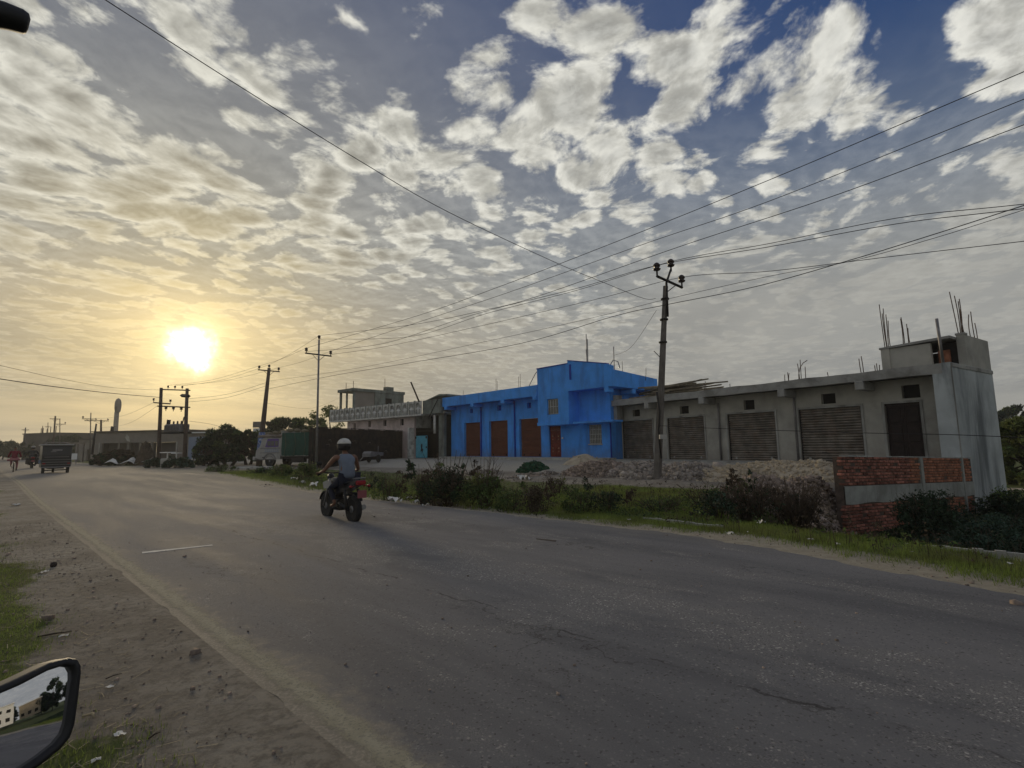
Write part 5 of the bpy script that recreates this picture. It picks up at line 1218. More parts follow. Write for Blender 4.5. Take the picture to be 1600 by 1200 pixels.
# painted truck with green tarpaulin
A = D(404, 722, 43.0); A.z = gz(A.x, A.y) + .02; tdv = D(484, 722, 41.5) - D(404, 722, 43.0)
tk = empty('truck', A, math.atan2(tdv.y, tdv.x), 'painted truck with cream and purple cab and green tarpaulin body beside the dark fence', 'truck')
SC = 1.0
mb = MB()   # x runs from nose to tail, near side at y=0
mb.prism([(-.35, .75), (.0, .62), (2.15, .62), (2.15, 2.35), (.55, 2.42), (.30, 2.32), (.05, 1.62), (-.30, 1.35)], 0, 2.2); part(mb, 'cab', M_truckw, tk)
mb = MB(); mb.prism([(-.02, 1.55), (.28, 2.25), (.33, 2.25), (.03, 1.55)], .12, 2.08, 'Y', Matrix.Translation((-.03, 0, 0))); part(mb, 'windscreen', M_screen, tk)
mb = MB(); mb.prism([(.62, 1.62), (1.95, 1.62), (1.95, 2.3), (.86, 2.3)], -.02, -.003); part(mb, 'purple_panel', M_purple, tk)
for a, b_ in ((.85, 1.15), (1.22, 1.52), (1.62, 1.9)):
    mb = MB(); mb.box(a, b_, -.035, -.021, 1.72, 2.1); part(mb, 'side_window', M_glass, tk)
mb = MB()
for k in range(9): mb.box(.35 + k*.2, .47 + k*.2, -.032, -.026, 1.26, 1.40)
part(mb, 'painted_flower_band', M_truckw, tk)
mb = MB(); mb.box(.40, .62, -.06, -.02, .72, .80); mb.tube([(.05, -.12, 1.9), (.0, -.25, 2.0), (.0, -.25, 1.6)], .02, 5); part(mb, 'side_step', M_iron, tk)
for k in range(5):
    mb = MB(); mb.tube([(2.6 + k*.95, -.085, 2.74), (2.75 + k*.95, -.10, 1.8), (2.6 + k*.95, -.085, .95)], .015, 4); part(mb, 'tie_rope', M_sack, tk)
mb = MB(); mb.box(.1, 2.12, -.03, -.003, 1.48, 1.56); mb.box(.1, 2.12, -.03, -.003, 1.12, 1.18); part(mb, 'trim_stripe', M_alloy, tk)
mb = MB(); mb.box(.55, 2.0, -.025, -.003, 1.22, 1.44); part(mb, 'painted_panel', M_bluegrey, tk)
mb = MB(); mb.bev(-.1, 2.3, -.12, 2.3, 2.43, 2.62, .05); mb.prism([(-.15, 2.40), (.9, 2.62), (.9, 2.72), (-.25, 2.5)], .0, 2.2); part(mb, 'roof_carrier', M_rust, tk)
mb = MB(); mb.bev(-.62, -.36, -.05, 2.25, .55, .85, .04); part(mb, 'bumper', M_truckw, tk)
mb = MB(); mb.lathe([(.16, -.05), (.17, .0), (.12, .03)], (-.37, .35, 1.02), 'X', 12); part(mb, 'headlight', M_whiter, tk)
for x in (1.1, 5.6):
    for y in (.12, 2.08):
        w_ = wheel(tk, (x, y, .47), .47, .26, 6, M_alloy)
mb = MB(); K = 10
for i in range(K):
    a0, a1 = math.radians(8 + 164*i/K), math.radians(8 + 164*(i+1)/K)
    mb.add([(1.1 + math.cos(a)*R, y, .47 + math.sin(a)*R) for a in (a0, a1) for R in (.56, .66) for y in (-.06, .0)], [(0, 2, 6, 4), (2, 3, 7, 6), (1, 5, 7, 3), (0, 4, 5, 1)])
part(mb, 'wheel_arch', M_alloy, tk)
mb = MB(); mb.box(2.2, 7.2, .25, 1.95, .62, .85); mb.bev(3.2, 4.4, .02, .5, .35, .8, .05); part(mb, 'chassis', M_iron, tk)
mb = MB(); mb.box(2.2, 2.28, -.02, 2.22, .85, 2.9); mb.box(2.2, 7.2, -.0, 2.2, .85, .98); part(mb, 'load_bed', M_truckw, tk)
mb = MB(); K = 24; vs = []; fs = []
for i in range(K+1):
    x = 2.3 + 4.9*i/K; 
    for z, y0 in ((.92, -.05), (1.4, -.07), (2.2, -.06), (2.75, -.03)): vs.append((x, y0 + (.02*math.sin(i*1.9) + rnd.uniform(-.012, .012)), z + (rnd.uniform(-.05, .03) if z < 1 else 0)))
for i in range(K):
    for j in range(3): fs.append((4*i+j, 4*(i+1)+j, 4*(i+1)+j+1, 4*i+j+1))
mb.add(vs, fs, True); mb.box(2.3, 7.2, .0, 2.2, 1.0, 2.72); part(mb, 'tarpaulin', M_tgreen, tk)
for i in range(7):
    sk_ = skinned('sack', [(0, -.2, 0, .22, .17), (0, .25, .02, .25, .18)], [(0, 1)], M_sack, None); sk_.location = A + Vector((tdv.normalized()*(1.25 + i*.62)).to_tuple()) + Vector((.05, .5, 2.92 + .12*math.sin(i*1.3)))
    sk_.location = A + tdv.normalized()*(.7 + i*.72) + Vector((0, .45, (2.72 if i < 2 else 2.93) + .06*math.sin(i*2.3))); sk_.rotation_euler = (0, 0, rnd.uniform(-.5, .5) + 1.4); sk_.scale = (1.15, 1.25, 1.0)
    tag(sk_, 'lumpy jute sack on top of the truck, %s from the cab end' % ('first', 'second', 'third', 'fourth', 'fifth', 'sixth', 'seventh')[i], 'sack', 'sacks on the truck')
# parked cart under the mango tree
q = D(314, 716, 54); q.z = gz(q.x, q.y); e = empty('roadside_stall', q, .1, 'small dark roadside stall with white posts left of the mango tree', 'stall')
mb = MB(); mb.box(-1.0, 1.0, 0, 1.4, 1.1, 1.22); part(mb, 'stall_roof', M_iron, e)
for x in (-.9, -.6, .3, .8):
    mb = MB(); mb.tube([(x, -.02, 0), (x+.08, -.02, 1.15)], .045, 5); part(mb, 'white_post', M_whiter, e)
mb = MB(); mb.box(-.8, .8, .4, 1.2, .0, .7); part(mb, 'counter', M_iron, e)

# ------------------------------------------------------------ vegetation
def leaves(centers, radii, per, size, rs, droop=.3, flat=.0, elong=1.6):
    """leaf-sized faces scattered through clumps: centres (k,3), radii (k,3) -> vertices, faces"""
    C_ = np.repeat(centers, per, 0); R_ = np.repeat(radii, per, 0); n = len(C_)
    v = rs.normal(size=(n, 3)); v /= np.linalg.norm(v, axis=1)[:, None]
    rr = rs.uniform(.25, 1.0, n) ** .5
    p = C_ + v * R_ * rr[:, None]
    a = rs.normal(size=(n, 3)); a[:, 2] -= droop; a /= np.linalg.norm(a, axis=1)[:, None]
    b = rs.normal(size=(n, 3)); b -= a * (a*b).sum(1)[:, None]; b /= np.linalg.norm(b, axis=1)[:, None]
    s = (size * rs.uniform(.55, 1.35, n))[:, None]
    co = np.stack([p - a*s*elong*.5, p + b*s*.32, p + a*s*elong*.5, p - b*s*.32], 1).reshape(-1, 3)
    return co, np.arange(n*4).reshape(-1, 4)
def leaf_obj(name, co, fc, m, parent=None): return link(name, fast_mesh(name, co, fc, 4), m, parent)

def shrub(px, py, Y, w, h, label, m=None, m2=None, per=60, size=.05, seed=0, group=None, stems=9, tall=0, open_=.3, name='shrub', base=None):
    rs = np.random.RandomState(seed + 100); b = D(px, py, Y); b.z = gz(b.x, b.y); 
    if base is not None: b.z = base
    e = empty(name, b, 0, label, 'plant' if name != 'shrub' else 'bush', group)
    k = int(10 + 26 * w * h); cs = []; rr = []
    for i in range(k):
        th = rs.uniform(0, 6.28); q = rs.uniform(0, 1)**.6; z = rs.uniform(.12, 1.0)
        prof = (1 - .55*z**2)
        cs.append((math.cos(th)*q*w*.5*prof, math.sin(th)*q*w*.4*prof, z*h*(.72 + .28*rs.uniform()))); s = rs.uniform(.07, .21)*min(1, .5+.5*w)
        rr.append((s*1.35, s*1.35, s*(.9 + open_)))
    cs = np.array(cs); rr = np.array(rr); half = len(cs)//3
    co, fc = leaves(cs[half:], rr[half:], per, size, rs); leaf_obj('leaves', co, fc, m or M_leaf, e)
    co, fc = leaves(cs[:half], rr[:half], per, size*.9, rs); leaf_obj('leaves', co, fc, m2 or M_leafd, e)
    mb = MB()
    for i in range(stems + tall):
        th = rs.uniform(0, 6.28); tl = h*rs.uniform(.7, 1.05) if i < stems else h*rs.uniform(1.1, 1.5); r0 = rs.uniform(.0, .15)*w
        x0, y0 = math.cos(th)*r0, math.sin(th)*r0; x1, y1 = math.cos(th)*w*.42*rs.uniform(.3, 1), math.sin(th)*w*.35*rs.uniform(.3, 1)
        mb.tube([(x0, y0, -.05), ((x0+x1)/2, (y0+y1)/2, tl*.55), (x1, y1, tl)], [.011, .008, .004], 4)
        for j in range(3):
            f = rs.uniform(.4, .95); c = Vector((x0, y0, 0)).lerp(Vector((x1, y1, tl)), f); mb.tube([c, c + Vector((rs.uniform(-.18, .18), rs.uniform(-.15, .15), rs.uniform(.05, .2)))], [.005, .003], 3)
    part(mb, 'stems', M_stem, e)
    return e
def weed(px, py, Y, h, label, seed, m=None, lw=.09, group=None, stemr=.012):
    """a tall single-stemmed weed with leaves in whorls"""
    rs = np.random.RandomState(seed); b = D(px, py, Y); b.z = gz(b.x, b.y); e = empty('tall_weed', b, 0, label, 'plant', group)
    tip = Vector((rs.uniform(-.12, .12), rs.uniform(-.1, .1), h)); mb = MB(); mb.tube([(0, 0, -.05), tip*.5 + Vector((.03, 0, 0)), tip], [stemr, stemr*.7, stemr*.4], 5)
    cs = []; rr = []
    for i in range(int(9*h)+3):
        f = rs.uniform(.3, 1.0); c = tip*f; th = rs.uniform(0, 6.28); o = Vector((math.cos(th), math.sin(th), .4))*rs.uniform(.06, .18)*(1.25 - f*.5)
        mb.tube([c, c + o], [.006, .003], 4); cs.append(c + o); rr.append((.075, .075, .06))
    part(mb, 'stem', M_stem, e); co, fc = leaves(np.array(cs), np.array(rr), 9, lw, rs, droop=.8); leaf_obj('leaves', co, fc, m or M_leaf, e); return e

shrub(700, 782, 14.6, 1.75, 1.08, 'widest dark brown-green bush in the verge in front of the blue house', M_leafd, M_dry, 62, .055, 1, stems=22, tall=20)
shrub(755, 782, 14.3, 1.5, .95, 'leafy green bush just right of the widest dark verge bush', M_leaf, M_leafy, 60, .055, 2, stems=18, tall=16)
shrub(662, 778, 15.0, .9, .8, 'ragged brownish bush at the left edge of the verge thicket', M_dry, M_leaf, 45, .045, 3, stems=12, tall=8)
shrub(610, 770, 16.0, 1.3, .6, 'low thin green weed patch right of the motorcycle', M_leaf, M_leafy, 32, .045, 4, stems=12, tall=9)
shrub(800, 790, 13.4, .9, .55, 'small green bush between the thicket and the round brown bush', M_leaf, M_leafy, 45, .045, 5)
shrub(835, 800, 12.9, 1.0, .62, 'round reddish brown dry bush in the verge', M_dry, M_stem, 75, .035, 6, stems=18)
shrub(905, 800, 12.9, .9, .58, 'dense green bush right of the round brown bush', M_leaf, M_leafd, 60, .045, 7)
shrub(948, 799, 12.9, .75, .56, 'dark green bush at the right end of the middle verge bushes', M_leafd, M_leaf, 60, .045, 8)
shrub(1100, 790, 13.6, 2.0, .42, 'low ragged green weeds on the grass left of the stony heap', M_leaf, M_dry, 26, .045, 30, stems=30, tall=14)
shrub(1030, 800, 12.6, 1.7, .30, 'low green weeds in the grass below the leaning pole', M_leaf, M_leafd, 34, .045, 31, stems=20, tall=8)
shrub(870, 770, 17.0, 1.0, .5, 'pale weedy clump behind the round brown bush', M_dry, M_leafy, 30, .045, 9, stems=14, tall=6)
shrub(1125, 812, 11.6, 1.0, .58, 'dark bush with bluish leaves left of the stony heap', M_leafd, M_leafb, 60, .05, 10, base=-.08)
shrub(1175, 822, 11.6, 1.5, .62, 'thorny dark bush with bare twigs in front of the stony heap', M_leafd, M_dry, 20, .045, 11, stems=70, tall=34, base=-.12)
shrub(1248, 832, 12.0, 1.7, .85, 'tangle of dry brown twigs over the stony heap', M_dry, M_leafd, 11, .04, 12, stems=130, tall=40, base=-.45)
shrub(1298, 842, 12.0, .9, .62, 'dry creeper at the foot of the brick wall end', M_dry, M_leafd, 26, .04, 13, stems=34)
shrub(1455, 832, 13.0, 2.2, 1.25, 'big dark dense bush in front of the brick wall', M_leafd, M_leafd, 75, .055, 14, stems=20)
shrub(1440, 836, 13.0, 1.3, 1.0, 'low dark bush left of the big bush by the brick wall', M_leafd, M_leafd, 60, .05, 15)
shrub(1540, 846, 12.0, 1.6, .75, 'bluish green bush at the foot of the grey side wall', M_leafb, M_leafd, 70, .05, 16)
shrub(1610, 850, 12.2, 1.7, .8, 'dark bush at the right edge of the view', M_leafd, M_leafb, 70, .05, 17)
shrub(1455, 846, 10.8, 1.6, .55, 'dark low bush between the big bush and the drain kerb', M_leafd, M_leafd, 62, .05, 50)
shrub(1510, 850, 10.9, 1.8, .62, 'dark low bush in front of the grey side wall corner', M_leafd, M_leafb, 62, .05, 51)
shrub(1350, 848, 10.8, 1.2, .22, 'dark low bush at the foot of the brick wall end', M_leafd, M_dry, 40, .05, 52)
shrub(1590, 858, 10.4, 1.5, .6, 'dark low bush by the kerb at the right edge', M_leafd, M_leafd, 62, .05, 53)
shrub(1480, 852, 9.6, 1.3, .40, 'low light green weeds along the drain kerb on the right', M_leafb, M_leaf, 50, .05, 18)
shrub(1580, 800, 17.0, 2.2, .9, 'bush beyond the grey side wall at right', M_leafd, M_leaf, 60, .07, 19)
shrub(440, 750, 27.5, 1.6, .62, 'green weed clump in front of the truck', M_leaf, M_leafy, 45, .07, 20)
shrub(478, 752, 26.5, 1.3, .8, 'taller green weed clump left of the motorcycle rider', M_leaf, M_leafy, 50, .07, 21)
shrub(405, 748, 30, 1.4, .35, 'low weeds beside the culvert block', M_leafd, M_leaf, 40, .07, 22)
shrub(345, 742, 33, 2.2, .35, 'flat weed clump at the corner of the side track', M_leaf, M_dry, 34, .07, 23)
shrub(278, 733, 41, 2.6, .85, 'greyish bush below the transformer stand', M_leafb, M_leafd, 75, .10, 24)
shrub(240, 733, 42, 1.6, .7, 'grey green bush left of the transformer stand foot', M_leafb, M_leafd, 60, .10, 25)
shrub(185, 722, 52, 4.2, 1.5, 'wide brownish scrub in front of the low grey building', M_dry, M_leafd, 70, .14, 26)
shrub(158, 720, 55, 2.6, 1.2, 'dark scrub below the black leaning post', M_leafd, M_dry, 60, .14, 27)
weed(644, 772, 17.0, 1.25, 'tallest single weed, standing at the left of the verge thicket', 41, M_leafd, .11)
WEEDP = ['first', 'third', 'sixth', 'eighth', 'fifth', 'tenth', 'second', 'ninth', 'thirteenth', 'last', 'twelfth', 'eleventh', 'fourth', 'second to last']
for i, (px, py, Y, h) in enumerate([(585, 768, 16.5, .8), (625, 772, 15.8, .9), (690, 770, 15.5, 1.15), (720, 772, 15.4, 1.1), (668, 770, 16, .95), (775, 775, 15, .85), (600, 765, 17, .6), (740, 775, 15.2, 1.2), (1160, 812, 12.2, .75), (1205, 810, 12.4, .85), (855, 790, 14, .7), (820, 785, 14.4, .6), (925, 785, 14.2, .7), (985, 795, 13.4, .45)]):
    weed(px, py, Y, h, WEEDP[i] + ' upright thin weed counted from the left of the verge bushes', 60+i, [M_leafd, M_dry, M_leaf][i % 3], .075, 'upright weeds in the verge')

# grass blades: verge on the far side, patches on the near side
def grass():
    rs = np.random.RandomState(5); co = []
    def blades(n, t, hgt, wd, m):
        x = n*ND[0] + t*TD[0]; y = n*ND[1] + t*TD[1]; z = hz(x, y); k = len(x); th = rs.uniform(0, 6.28, k)
        h = hgt * rs.uniform(.45, 1.3, k); ln = rs.uniform(.1, .7, k) * h; ph = rs.uniform(0, 6.28, k); w = wd * rs.uniform(.6, 1.3, k)
        a = np.stack([x - np.cos(th)*w, y - np.sin(th)*w, z - .01], -1); b_ = np.stack([x + np.cos(th)*w, y + np.sin(th)*w, z - .01], -1)
        c = np.stack([x + np.cos(ph)*ln, y + np.sin(ph)*ln, z + h], -1)
        return np.stack([a, b_, c], 1).reshape(-1, 3)
    def field(N, n0, n1, t0, t1, hgt, wd, dens):
        n = rs.uniform(n0, n1, N); t = rs.uniform(t0, t1, N); e = redge(t); n = n + e
        x = n*ND[0] + t*TD[0]; y = n*ND[1] + t*TD[1]
        lw_ = (((x-WA[0])*WN[0] + (y-WA[1])*WN[1]) > -.1) & (t < 4.4) & (n - e > 2.45)
        k = dens(n, t, e, x, y) * np.where(lw_, .0, 1.0); keep = rs.uniform(0, 1, N) < k; return blades(n[keep], t[keep], hgt, wd, None)
    pat = lambda x, y: np.clip(.62 + .55*_h(x, y, 1.4) + .3*_h(x, y, 4.1), .04, 1)
    d1 = lambda n, t, e, x, y: sstep(.6, 1.2, n - e + wig(t, 1.9, .18)) * pat(x, y)
    L = [field(190000, .2, 3.4, -11, 9, .075, .0045, d1), field(60000, .3, 4.5, 9, 34, .10, .009, d1),
         field(90000, 3.0, 7.6, 2, 11, .09, .006, lambda n, t, e, x, y: pat(x, y)), field(26000, 4.0, 7.5, 9, 34, .10, .010, lambda n, t, e, x, y: pat(x, y)*.35*(1-sstep(5, 7.5, n-e))),
         ]
    me = fast_mesh('grass', np.concatenate(L), np.arange(sum(len(a) for a in L)).reshape(-1, 3), 3); tag(link('grass', me, M_grass, None), 'short green grass covering the far verge', kind='stuff')
    def near(N, n0, n1, t0, t1, f):
        n = rs.uniform(n0, n1, N); t = rs.uniform(t0, t1, N); x = n*ND[0] + t*TD[0]; y = n*ND[1] + t*TD[1]
        g = sstep(-.3, .8, _h(x, y, .75) * .9 + (.62 - n) * 1.5) * f; keep = rs.uniform(0, 1, N) < g; return blades(n[keep], t[keep], .032, .0028, None)
    L = [near(170000, -3, .9, 2.0, 13, .8), near(40000, -6, .8, 13, 30, .8)]
    me = fast_mesh('grass', np.concatenate(L), np.arange(sum(len(a) for a in L)).reshape(-1, 3), 3); tag(link('verge_grass', me, M_grass, None), 'thin grass on the near dirt shoulder', kind='stuff')
    # low broad-leaved ground cover between the bushes
    N = 26000; n = rs.uniform(.8, 5.5, N); t = rs.uniform(-11, 26, N); e = redge(t); n = n + e; x = n*ND[0] + t*TD[0]; y = n*ND[1] + t*TD[1]
    keep = rs.uniform(0, 1, N) < np.clip(.1 + .9*_h(x, y, .9), 0, 1)*sstep(1.2, 2.4, n - e); x = x[keep]; y = y[keep]; z = hz(x, y) + rs.uniform(.02, .16, len(x))
    c0, f0 = leaves(np.stack([x, y, z], -1), np.full((len(x), 3), .05), 3, .045, rs, 0); tag(leaf_obj('ground_cover', c0, f0, M_leaf), 'broad-leaved weeds covering the verge', kind='stuff')
    N = 42000; n = rs.uniform(2.5, 20, N); t = rs.uniform(-22, 4.4, N); e = redge(t); n = n + e; x = n*ND[0] + t*TD[0]; y = n*ND[1] + t*TD[1]
    keep = (((x-WA[0])*WN[0] + (y-WA[1])*WN[1]) > -.05) & (n < 60); x = x[keep]; y = y[keep]; z = hz(x, y) + rs.uniform(.0, .20, len(x)) * np.where((x-WA[0])*WD[0] + (y-WA[1])*WD[1] < 3.0, .25, 1)
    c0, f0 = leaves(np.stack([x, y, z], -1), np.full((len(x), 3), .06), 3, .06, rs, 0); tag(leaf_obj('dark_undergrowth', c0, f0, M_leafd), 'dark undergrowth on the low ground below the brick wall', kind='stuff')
grass()
for i, (px, h) in enumerate([(1150, .95), (1182, 1.05), (1215, .9), (1240, 1.0), (1275, .8)]): weed(px, 812, 12.2, h, ('first', 'second', 'third', 'fourth', 'fifth')[i] + ' tall dark weed in the brush before the stony heap, from the left', 90+i, M_leafd if i % 2 else M_dry, .08, 'tall weeds before the stony heap')
def stalks():
    rs = np.random.RandomState(31); N = 9000; n = rs.uniform(.9, 6.0, N); t = rs.uniform(-4, 24, N); e = redge(t); n = n + e; x = n*ND[0] + t*TD[0]; y = n*ND[1] + t*TD[1]
    keep = rs.uniform(0, 1, N) < np.clip(.12 + 1.1*_h(x, y, .8), .03, 1); x, y = x[keep], y[keep]; k = len(x); z = hz(x, y); h = rs.uniform(.18, .55, k); a = rs.uniform(0, 6.28, k); w = .004; lx, ly = np.cos(a)*h*.3, np.sin(a)*h*.3; px, py = -np.sin(a)*w, np.cos(a)*w
    co = np.stack([np.stack([x-px, y-py, z], -1), np.stack([x+px, y+py, z], -1), np.stack([x+lx, y+ly, z+h], -1)], 1).reshape(-1, 3); me = fast_mesh('dry_stalks', co, np.arange(k*3).reshape(-1, 3), 3)
    tag(link('dry_stalks', me, M_dry), 'thin dry stalks standing in the far verge', kind='stuff')
    j = rs.choice(k, k//2, replace=False); c0, f0 = leaves(np.stack([x+lx*.8, y+ly*.8, z+h*.8], -1)[j], np.full((len(j), 3), .05), 5, .035, rs, 0); tag(leaf_obj('seed_heads', c0, f0, M_dry), 'dry seed heads on the verge stalks', kind='stuff')
stalks()

def tree(px, py, Y, h, w, label, m, m2=None, seed=0, leaf=.16, per=150, trunk_h=.25, trunks=1, clumps=46, crown0=.22, group=None, name='tree', z0=None, r0=.16):
    rs = np.random.RandomState(seed + 500); b = D(px, py, Y); b.z = gz(b.x, b.y) if z0 is None else z0
    e = empty(name, b, 0, label, 'tree', group); mb = MB(); cs = []; rr = []
    for i in range(clumps):
        th = rs.uniform(0, 6.28); f = rs.uniform(0, 1); zz = crown0 + (1 - crown0)*f; prof = math.sin(math.pi*min(1, .18 + f*.80))**.55
        q = rs.uniform(.25, 1)**.5; cs.append((math.cos(th)*q*w*.5*prof, math.sin(th)*q*w*.42*prof, zz*h*.94)); s = rs.uniform(.07, .15)*w; rr.append((s, s, s*.75))
    for k in range(trunks):
        ox = (k - (trunks-1)/2)*w*.12; lean = Vector((ox*2.0 + rs.uniform(-.05, .05)*w, rs.uniform(-.05, .05)*w, h*trunk_h + h*.15))
        mb.tube([(ox, 0, -.2), Vector((ox, 0, 0)) + lean*.5 + Vector((rs.uniform(-.05, .05), 0, 0)), Vector((ox, 0, 0)) + lean, Vector((ox*1.6, 0, h*.8))], [r0, r0*.75, r0*.6, r0*.15], 7)
        tp = Vector((ox, 0, 0)) + lean
        for i in rs.choice(len(cs), min(len(cs), 10), replace=False):
            c = Vector(cs[i]); mb.tube([tp.lerp(Vector((ox, 0, 0)), rs.uniform(0, .4)), tp.lerp(c, .5) + Vector((0, 0, rs.uniform(-.1, .2))), c], [r0*.4, r0*.25, r0*.08], 5)
    part(mb, 'trunk', M_bark, e)
    cs = np.array(cs); rr = np.array(rr); co, fc = leaves(cs, rr, per, leaf, rs, .5, elong=1.9); leaf_obj('crown', co, fc, m, e)
    if m2 is not None:
        j = rs.choice(len(cs), len(cs)//3, replace=False); co, fc = leaves(cs[j] + np.array([0, 0, .1]), rr[j]*1.1, per//2, leaf, rs, .5, elong=1.9); leaf_obj('young_leaves', co, fc, m2, e)
    return e
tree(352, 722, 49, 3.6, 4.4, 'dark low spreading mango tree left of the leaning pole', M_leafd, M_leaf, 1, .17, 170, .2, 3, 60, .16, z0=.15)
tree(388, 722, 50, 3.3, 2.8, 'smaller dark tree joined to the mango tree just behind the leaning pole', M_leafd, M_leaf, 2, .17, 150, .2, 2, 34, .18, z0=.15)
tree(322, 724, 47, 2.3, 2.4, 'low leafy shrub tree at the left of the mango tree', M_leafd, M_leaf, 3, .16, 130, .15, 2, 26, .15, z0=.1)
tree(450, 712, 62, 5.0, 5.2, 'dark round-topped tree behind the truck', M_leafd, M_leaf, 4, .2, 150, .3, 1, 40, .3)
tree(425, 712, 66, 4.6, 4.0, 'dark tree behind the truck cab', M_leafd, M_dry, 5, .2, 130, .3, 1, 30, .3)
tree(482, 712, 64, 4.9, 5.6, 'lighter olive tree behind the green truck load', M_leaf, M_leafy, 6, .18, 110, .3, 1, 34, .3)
tree(512, 705, 66, 6.6, 5.0, 'thin pale leafy tree left of the upper room of the balcony house', M_leafy, M_leaf, 7, .17, 60, .35, 1, 34, .4)
for i, (px, Y, h, w) in enumerate([(28, 105, 4.2, 5), (100, 100, 5.0, 6.5), (112, 102, 4.8, 5.5), (5, 120, 4.0, 6), (-12, 110, 4.4, 6), (46, 125, 3.8, 5), (15, 150, 5, 6)]):
    tree(px, 705, Y, h, w, ['rounded dark hazy tree beside the far two-storey building', 'hazy tree right of the far two-storey building', 'hazy tree above the reddish gate frame', 'hazy tree at the left edge beyond the cyclist', 'hazy tree just outside the left edge', 'hazy low tree behind the far pale pole', 'faint small tree at the end of the road'][i], M_hazetree, None, 20+i, .32, 70, .25, 1, 26, .2)
for i, (px, Y, h, w, mm) in enumerate([(1582, 29, 2.6, 2.6, M_leafy), (1612, 28, 2.8, 3.0, M_leafy), (1572, 70, 5.2, 5.0, M_leafd), (1605, 78, 6.5, 6.5, M_leafd), (1650, 60, 6, 6, M_leafd), (1700, 40, 4, 5, M_leaf)]):
    tree(px, 760, Y, h + .9, w, ['yellowish green bushy tree beside the grey side wall', 'yellowish green bushy tree at the right edge', 'small dark tree on the horizon right of the grey side wall', 'larger dark tree on the horizon at the right edge', 'dark tree outside the right edge', 'green tree outside the right edge'][i], mm, M_leaf, 40+i, .14 + .002*Y, 130, .2, 1, 34, .05, z0=-1.0)
mb = MB(); A = D(1560, 772, 25); mb.box(-6, 12, 0, 1.3, -.06, .03, Matrix.Translation((A.x, A.y, -.93)) @ Matrix.Rotation(-.5, 4, 'Z')); tag(mb.build('dry_field', M_sand), kind='structure')

# ------------------------------------------------------------ heaps of rubble, sand and earth
def heap(cx, cy, w, d_, h, m, seed, name, label, rot=0.0, stones=0, sm=None, ssz=.06, mats=None, cat='heap', rough=.10):
    rs = np.random.RandomState(seed); K = 46
    u, v = np.meshgrid(np.linspace(-1, 1, K), np.linspace(-1, 1, K), indexing='ij'); r = np.sqrt(u*u + v*v)
    z = np.clip(1 - r**1.7, -.25, 1); nz = np.zeros_like(z)
    for k in range(1, 6): nz += rs.uniform(-1, 1)*np.sin(u*k*3.1 + rs.uniform(0, 6)) * np.cos(v*k*2.9 + rs.uniform(0, 6)) / k**.7
    jag = rs.uniform(-1, 1, z.shape); hh = h*(z + nz*.14*np.clip(z + .2, 0, 1)) + jag*rough*h*.35*np.clip(z + .1, 0, 1)
    X0, Y0 = u*w/2, v*d_/2; c, s = math.cos(rot), math.sin(rot); xx = cx + X0*c - Y0*s; yy = cy + X0*s + Y0*c
    g = hz(xx, yy); zz = g + hh - .04; co = np.stack([xx, yy, zz], -1).reshape(-1, 3); i = (np.arange(K-1)[:, None]*K + np.arange(K-1)[None, :]).ravel()
    e = empty(name, (cx, cy, 0), 0, label, cat); e['kind'] = 'stuff'
    co0 = co - np.array([cx, cy, 0]); link('heap_body', fast_mesh('heap_body', co0, np.stack([i, i+1, i+K+1, i+K], -1)[:, ::-1], smooth=False), m, e)
    if stones:
        j = rs.choice(K*K, stones*3); j = j[(z.ravel()[j] > -.05)][:stones]; V = []; Fc = []; n = len(j)
        base = np.array([(x, y, q) for q in (-1, 1) for y in (-1, 1) for x in (-1, 1)], float); fq = np.array([(0, 2, 3, 1), (4, 5, 7, 6), (0, 1, 5, 4), (2, 6, 7, 3), (0, 4, 6, 2), (1, 3, 7, 5)])
        sz = ssz * rs.lognormal(0, .45, (n, 1, 1)) * rs.uniform(.5, 1.2, (n, 1, 3)); pts = base[None]*sz*(1 + rs.uniform(-.35, .35, (n, 8, 3)))
        A1 = rs.uniform(0, 6.28, (n, 3)); 
        def rot3(p, a, ax):
            c, s = np.cos(a)[:, None], np.sin(a)[:, None]; o = [k for k in range(3) if k != ax]; q = p.copy(); q[:, :, o[0]] = p[:, :, o[0]]*c - p[:, :, o[1]]*s; q[:, :, o[1]] = p[:, :, o[0]]*s + p[:, :, o[1]]*c; return q
        pts = rot3(rot3(pts, A1[:, 0], 2), A1[:, 1]*.25, 0) + (co0[j] + np.array([0, 0, .01]))[:, None, :] + rs.uniform(-.06, .06, (n, 1, 3))*np.array([1, 1, .2])
        o = link('stones', fast_mesh('stones', pts.reshape(-1, 3), (fq[None] + (np.arange(n)*8)[:, None, None]).reshape(-1, 4)), sm or M_rubble, e); o['kind'] = 'stuff'
    return e
def hp(px, py, Y): p = D(px, py, Y); return p.x, p.y
heap(*hp(1200, 790, 14.0), 3.4, 2.6, .60, M_soilp, 1, 'stony_heap', 'tall brownish heap of stones and broken plaster at the end of the brick wall', -.5, 3600, M_rubble, .030)
heap(*hp(1268, 775, 15.0), 2.0, 2.0, .55, M_soilp, 11, 'stony_heap', 'smaller stony heap tucked behind the end of the brick wall', -.4, 1800, M_rubble, .028)
heap(*hp(1250, 742, 19.0), 7.6, 3.4, .42, M_sand, 2, 'earth_bank', 'long tan earth bank below the right-hand grey shutters', -.98, 1800, M_sand, .025)
heap(*hp(1130, 742, 20.0), 4.4, 3.0, .32, M_sand, 12, 'earth_bank', 'tan earth bank between the leaning pole and the long earth bank', -.9, 1300, M_sand, .028)
heap(*hp(1005, 735, 22.4), 4.6, 3.2, .40, M_soilp, 3, 'rubble_heap', 'grey rubble heap around the foot of the leaning concrete pole', -.9, 3200, M_rubbleg, .032)
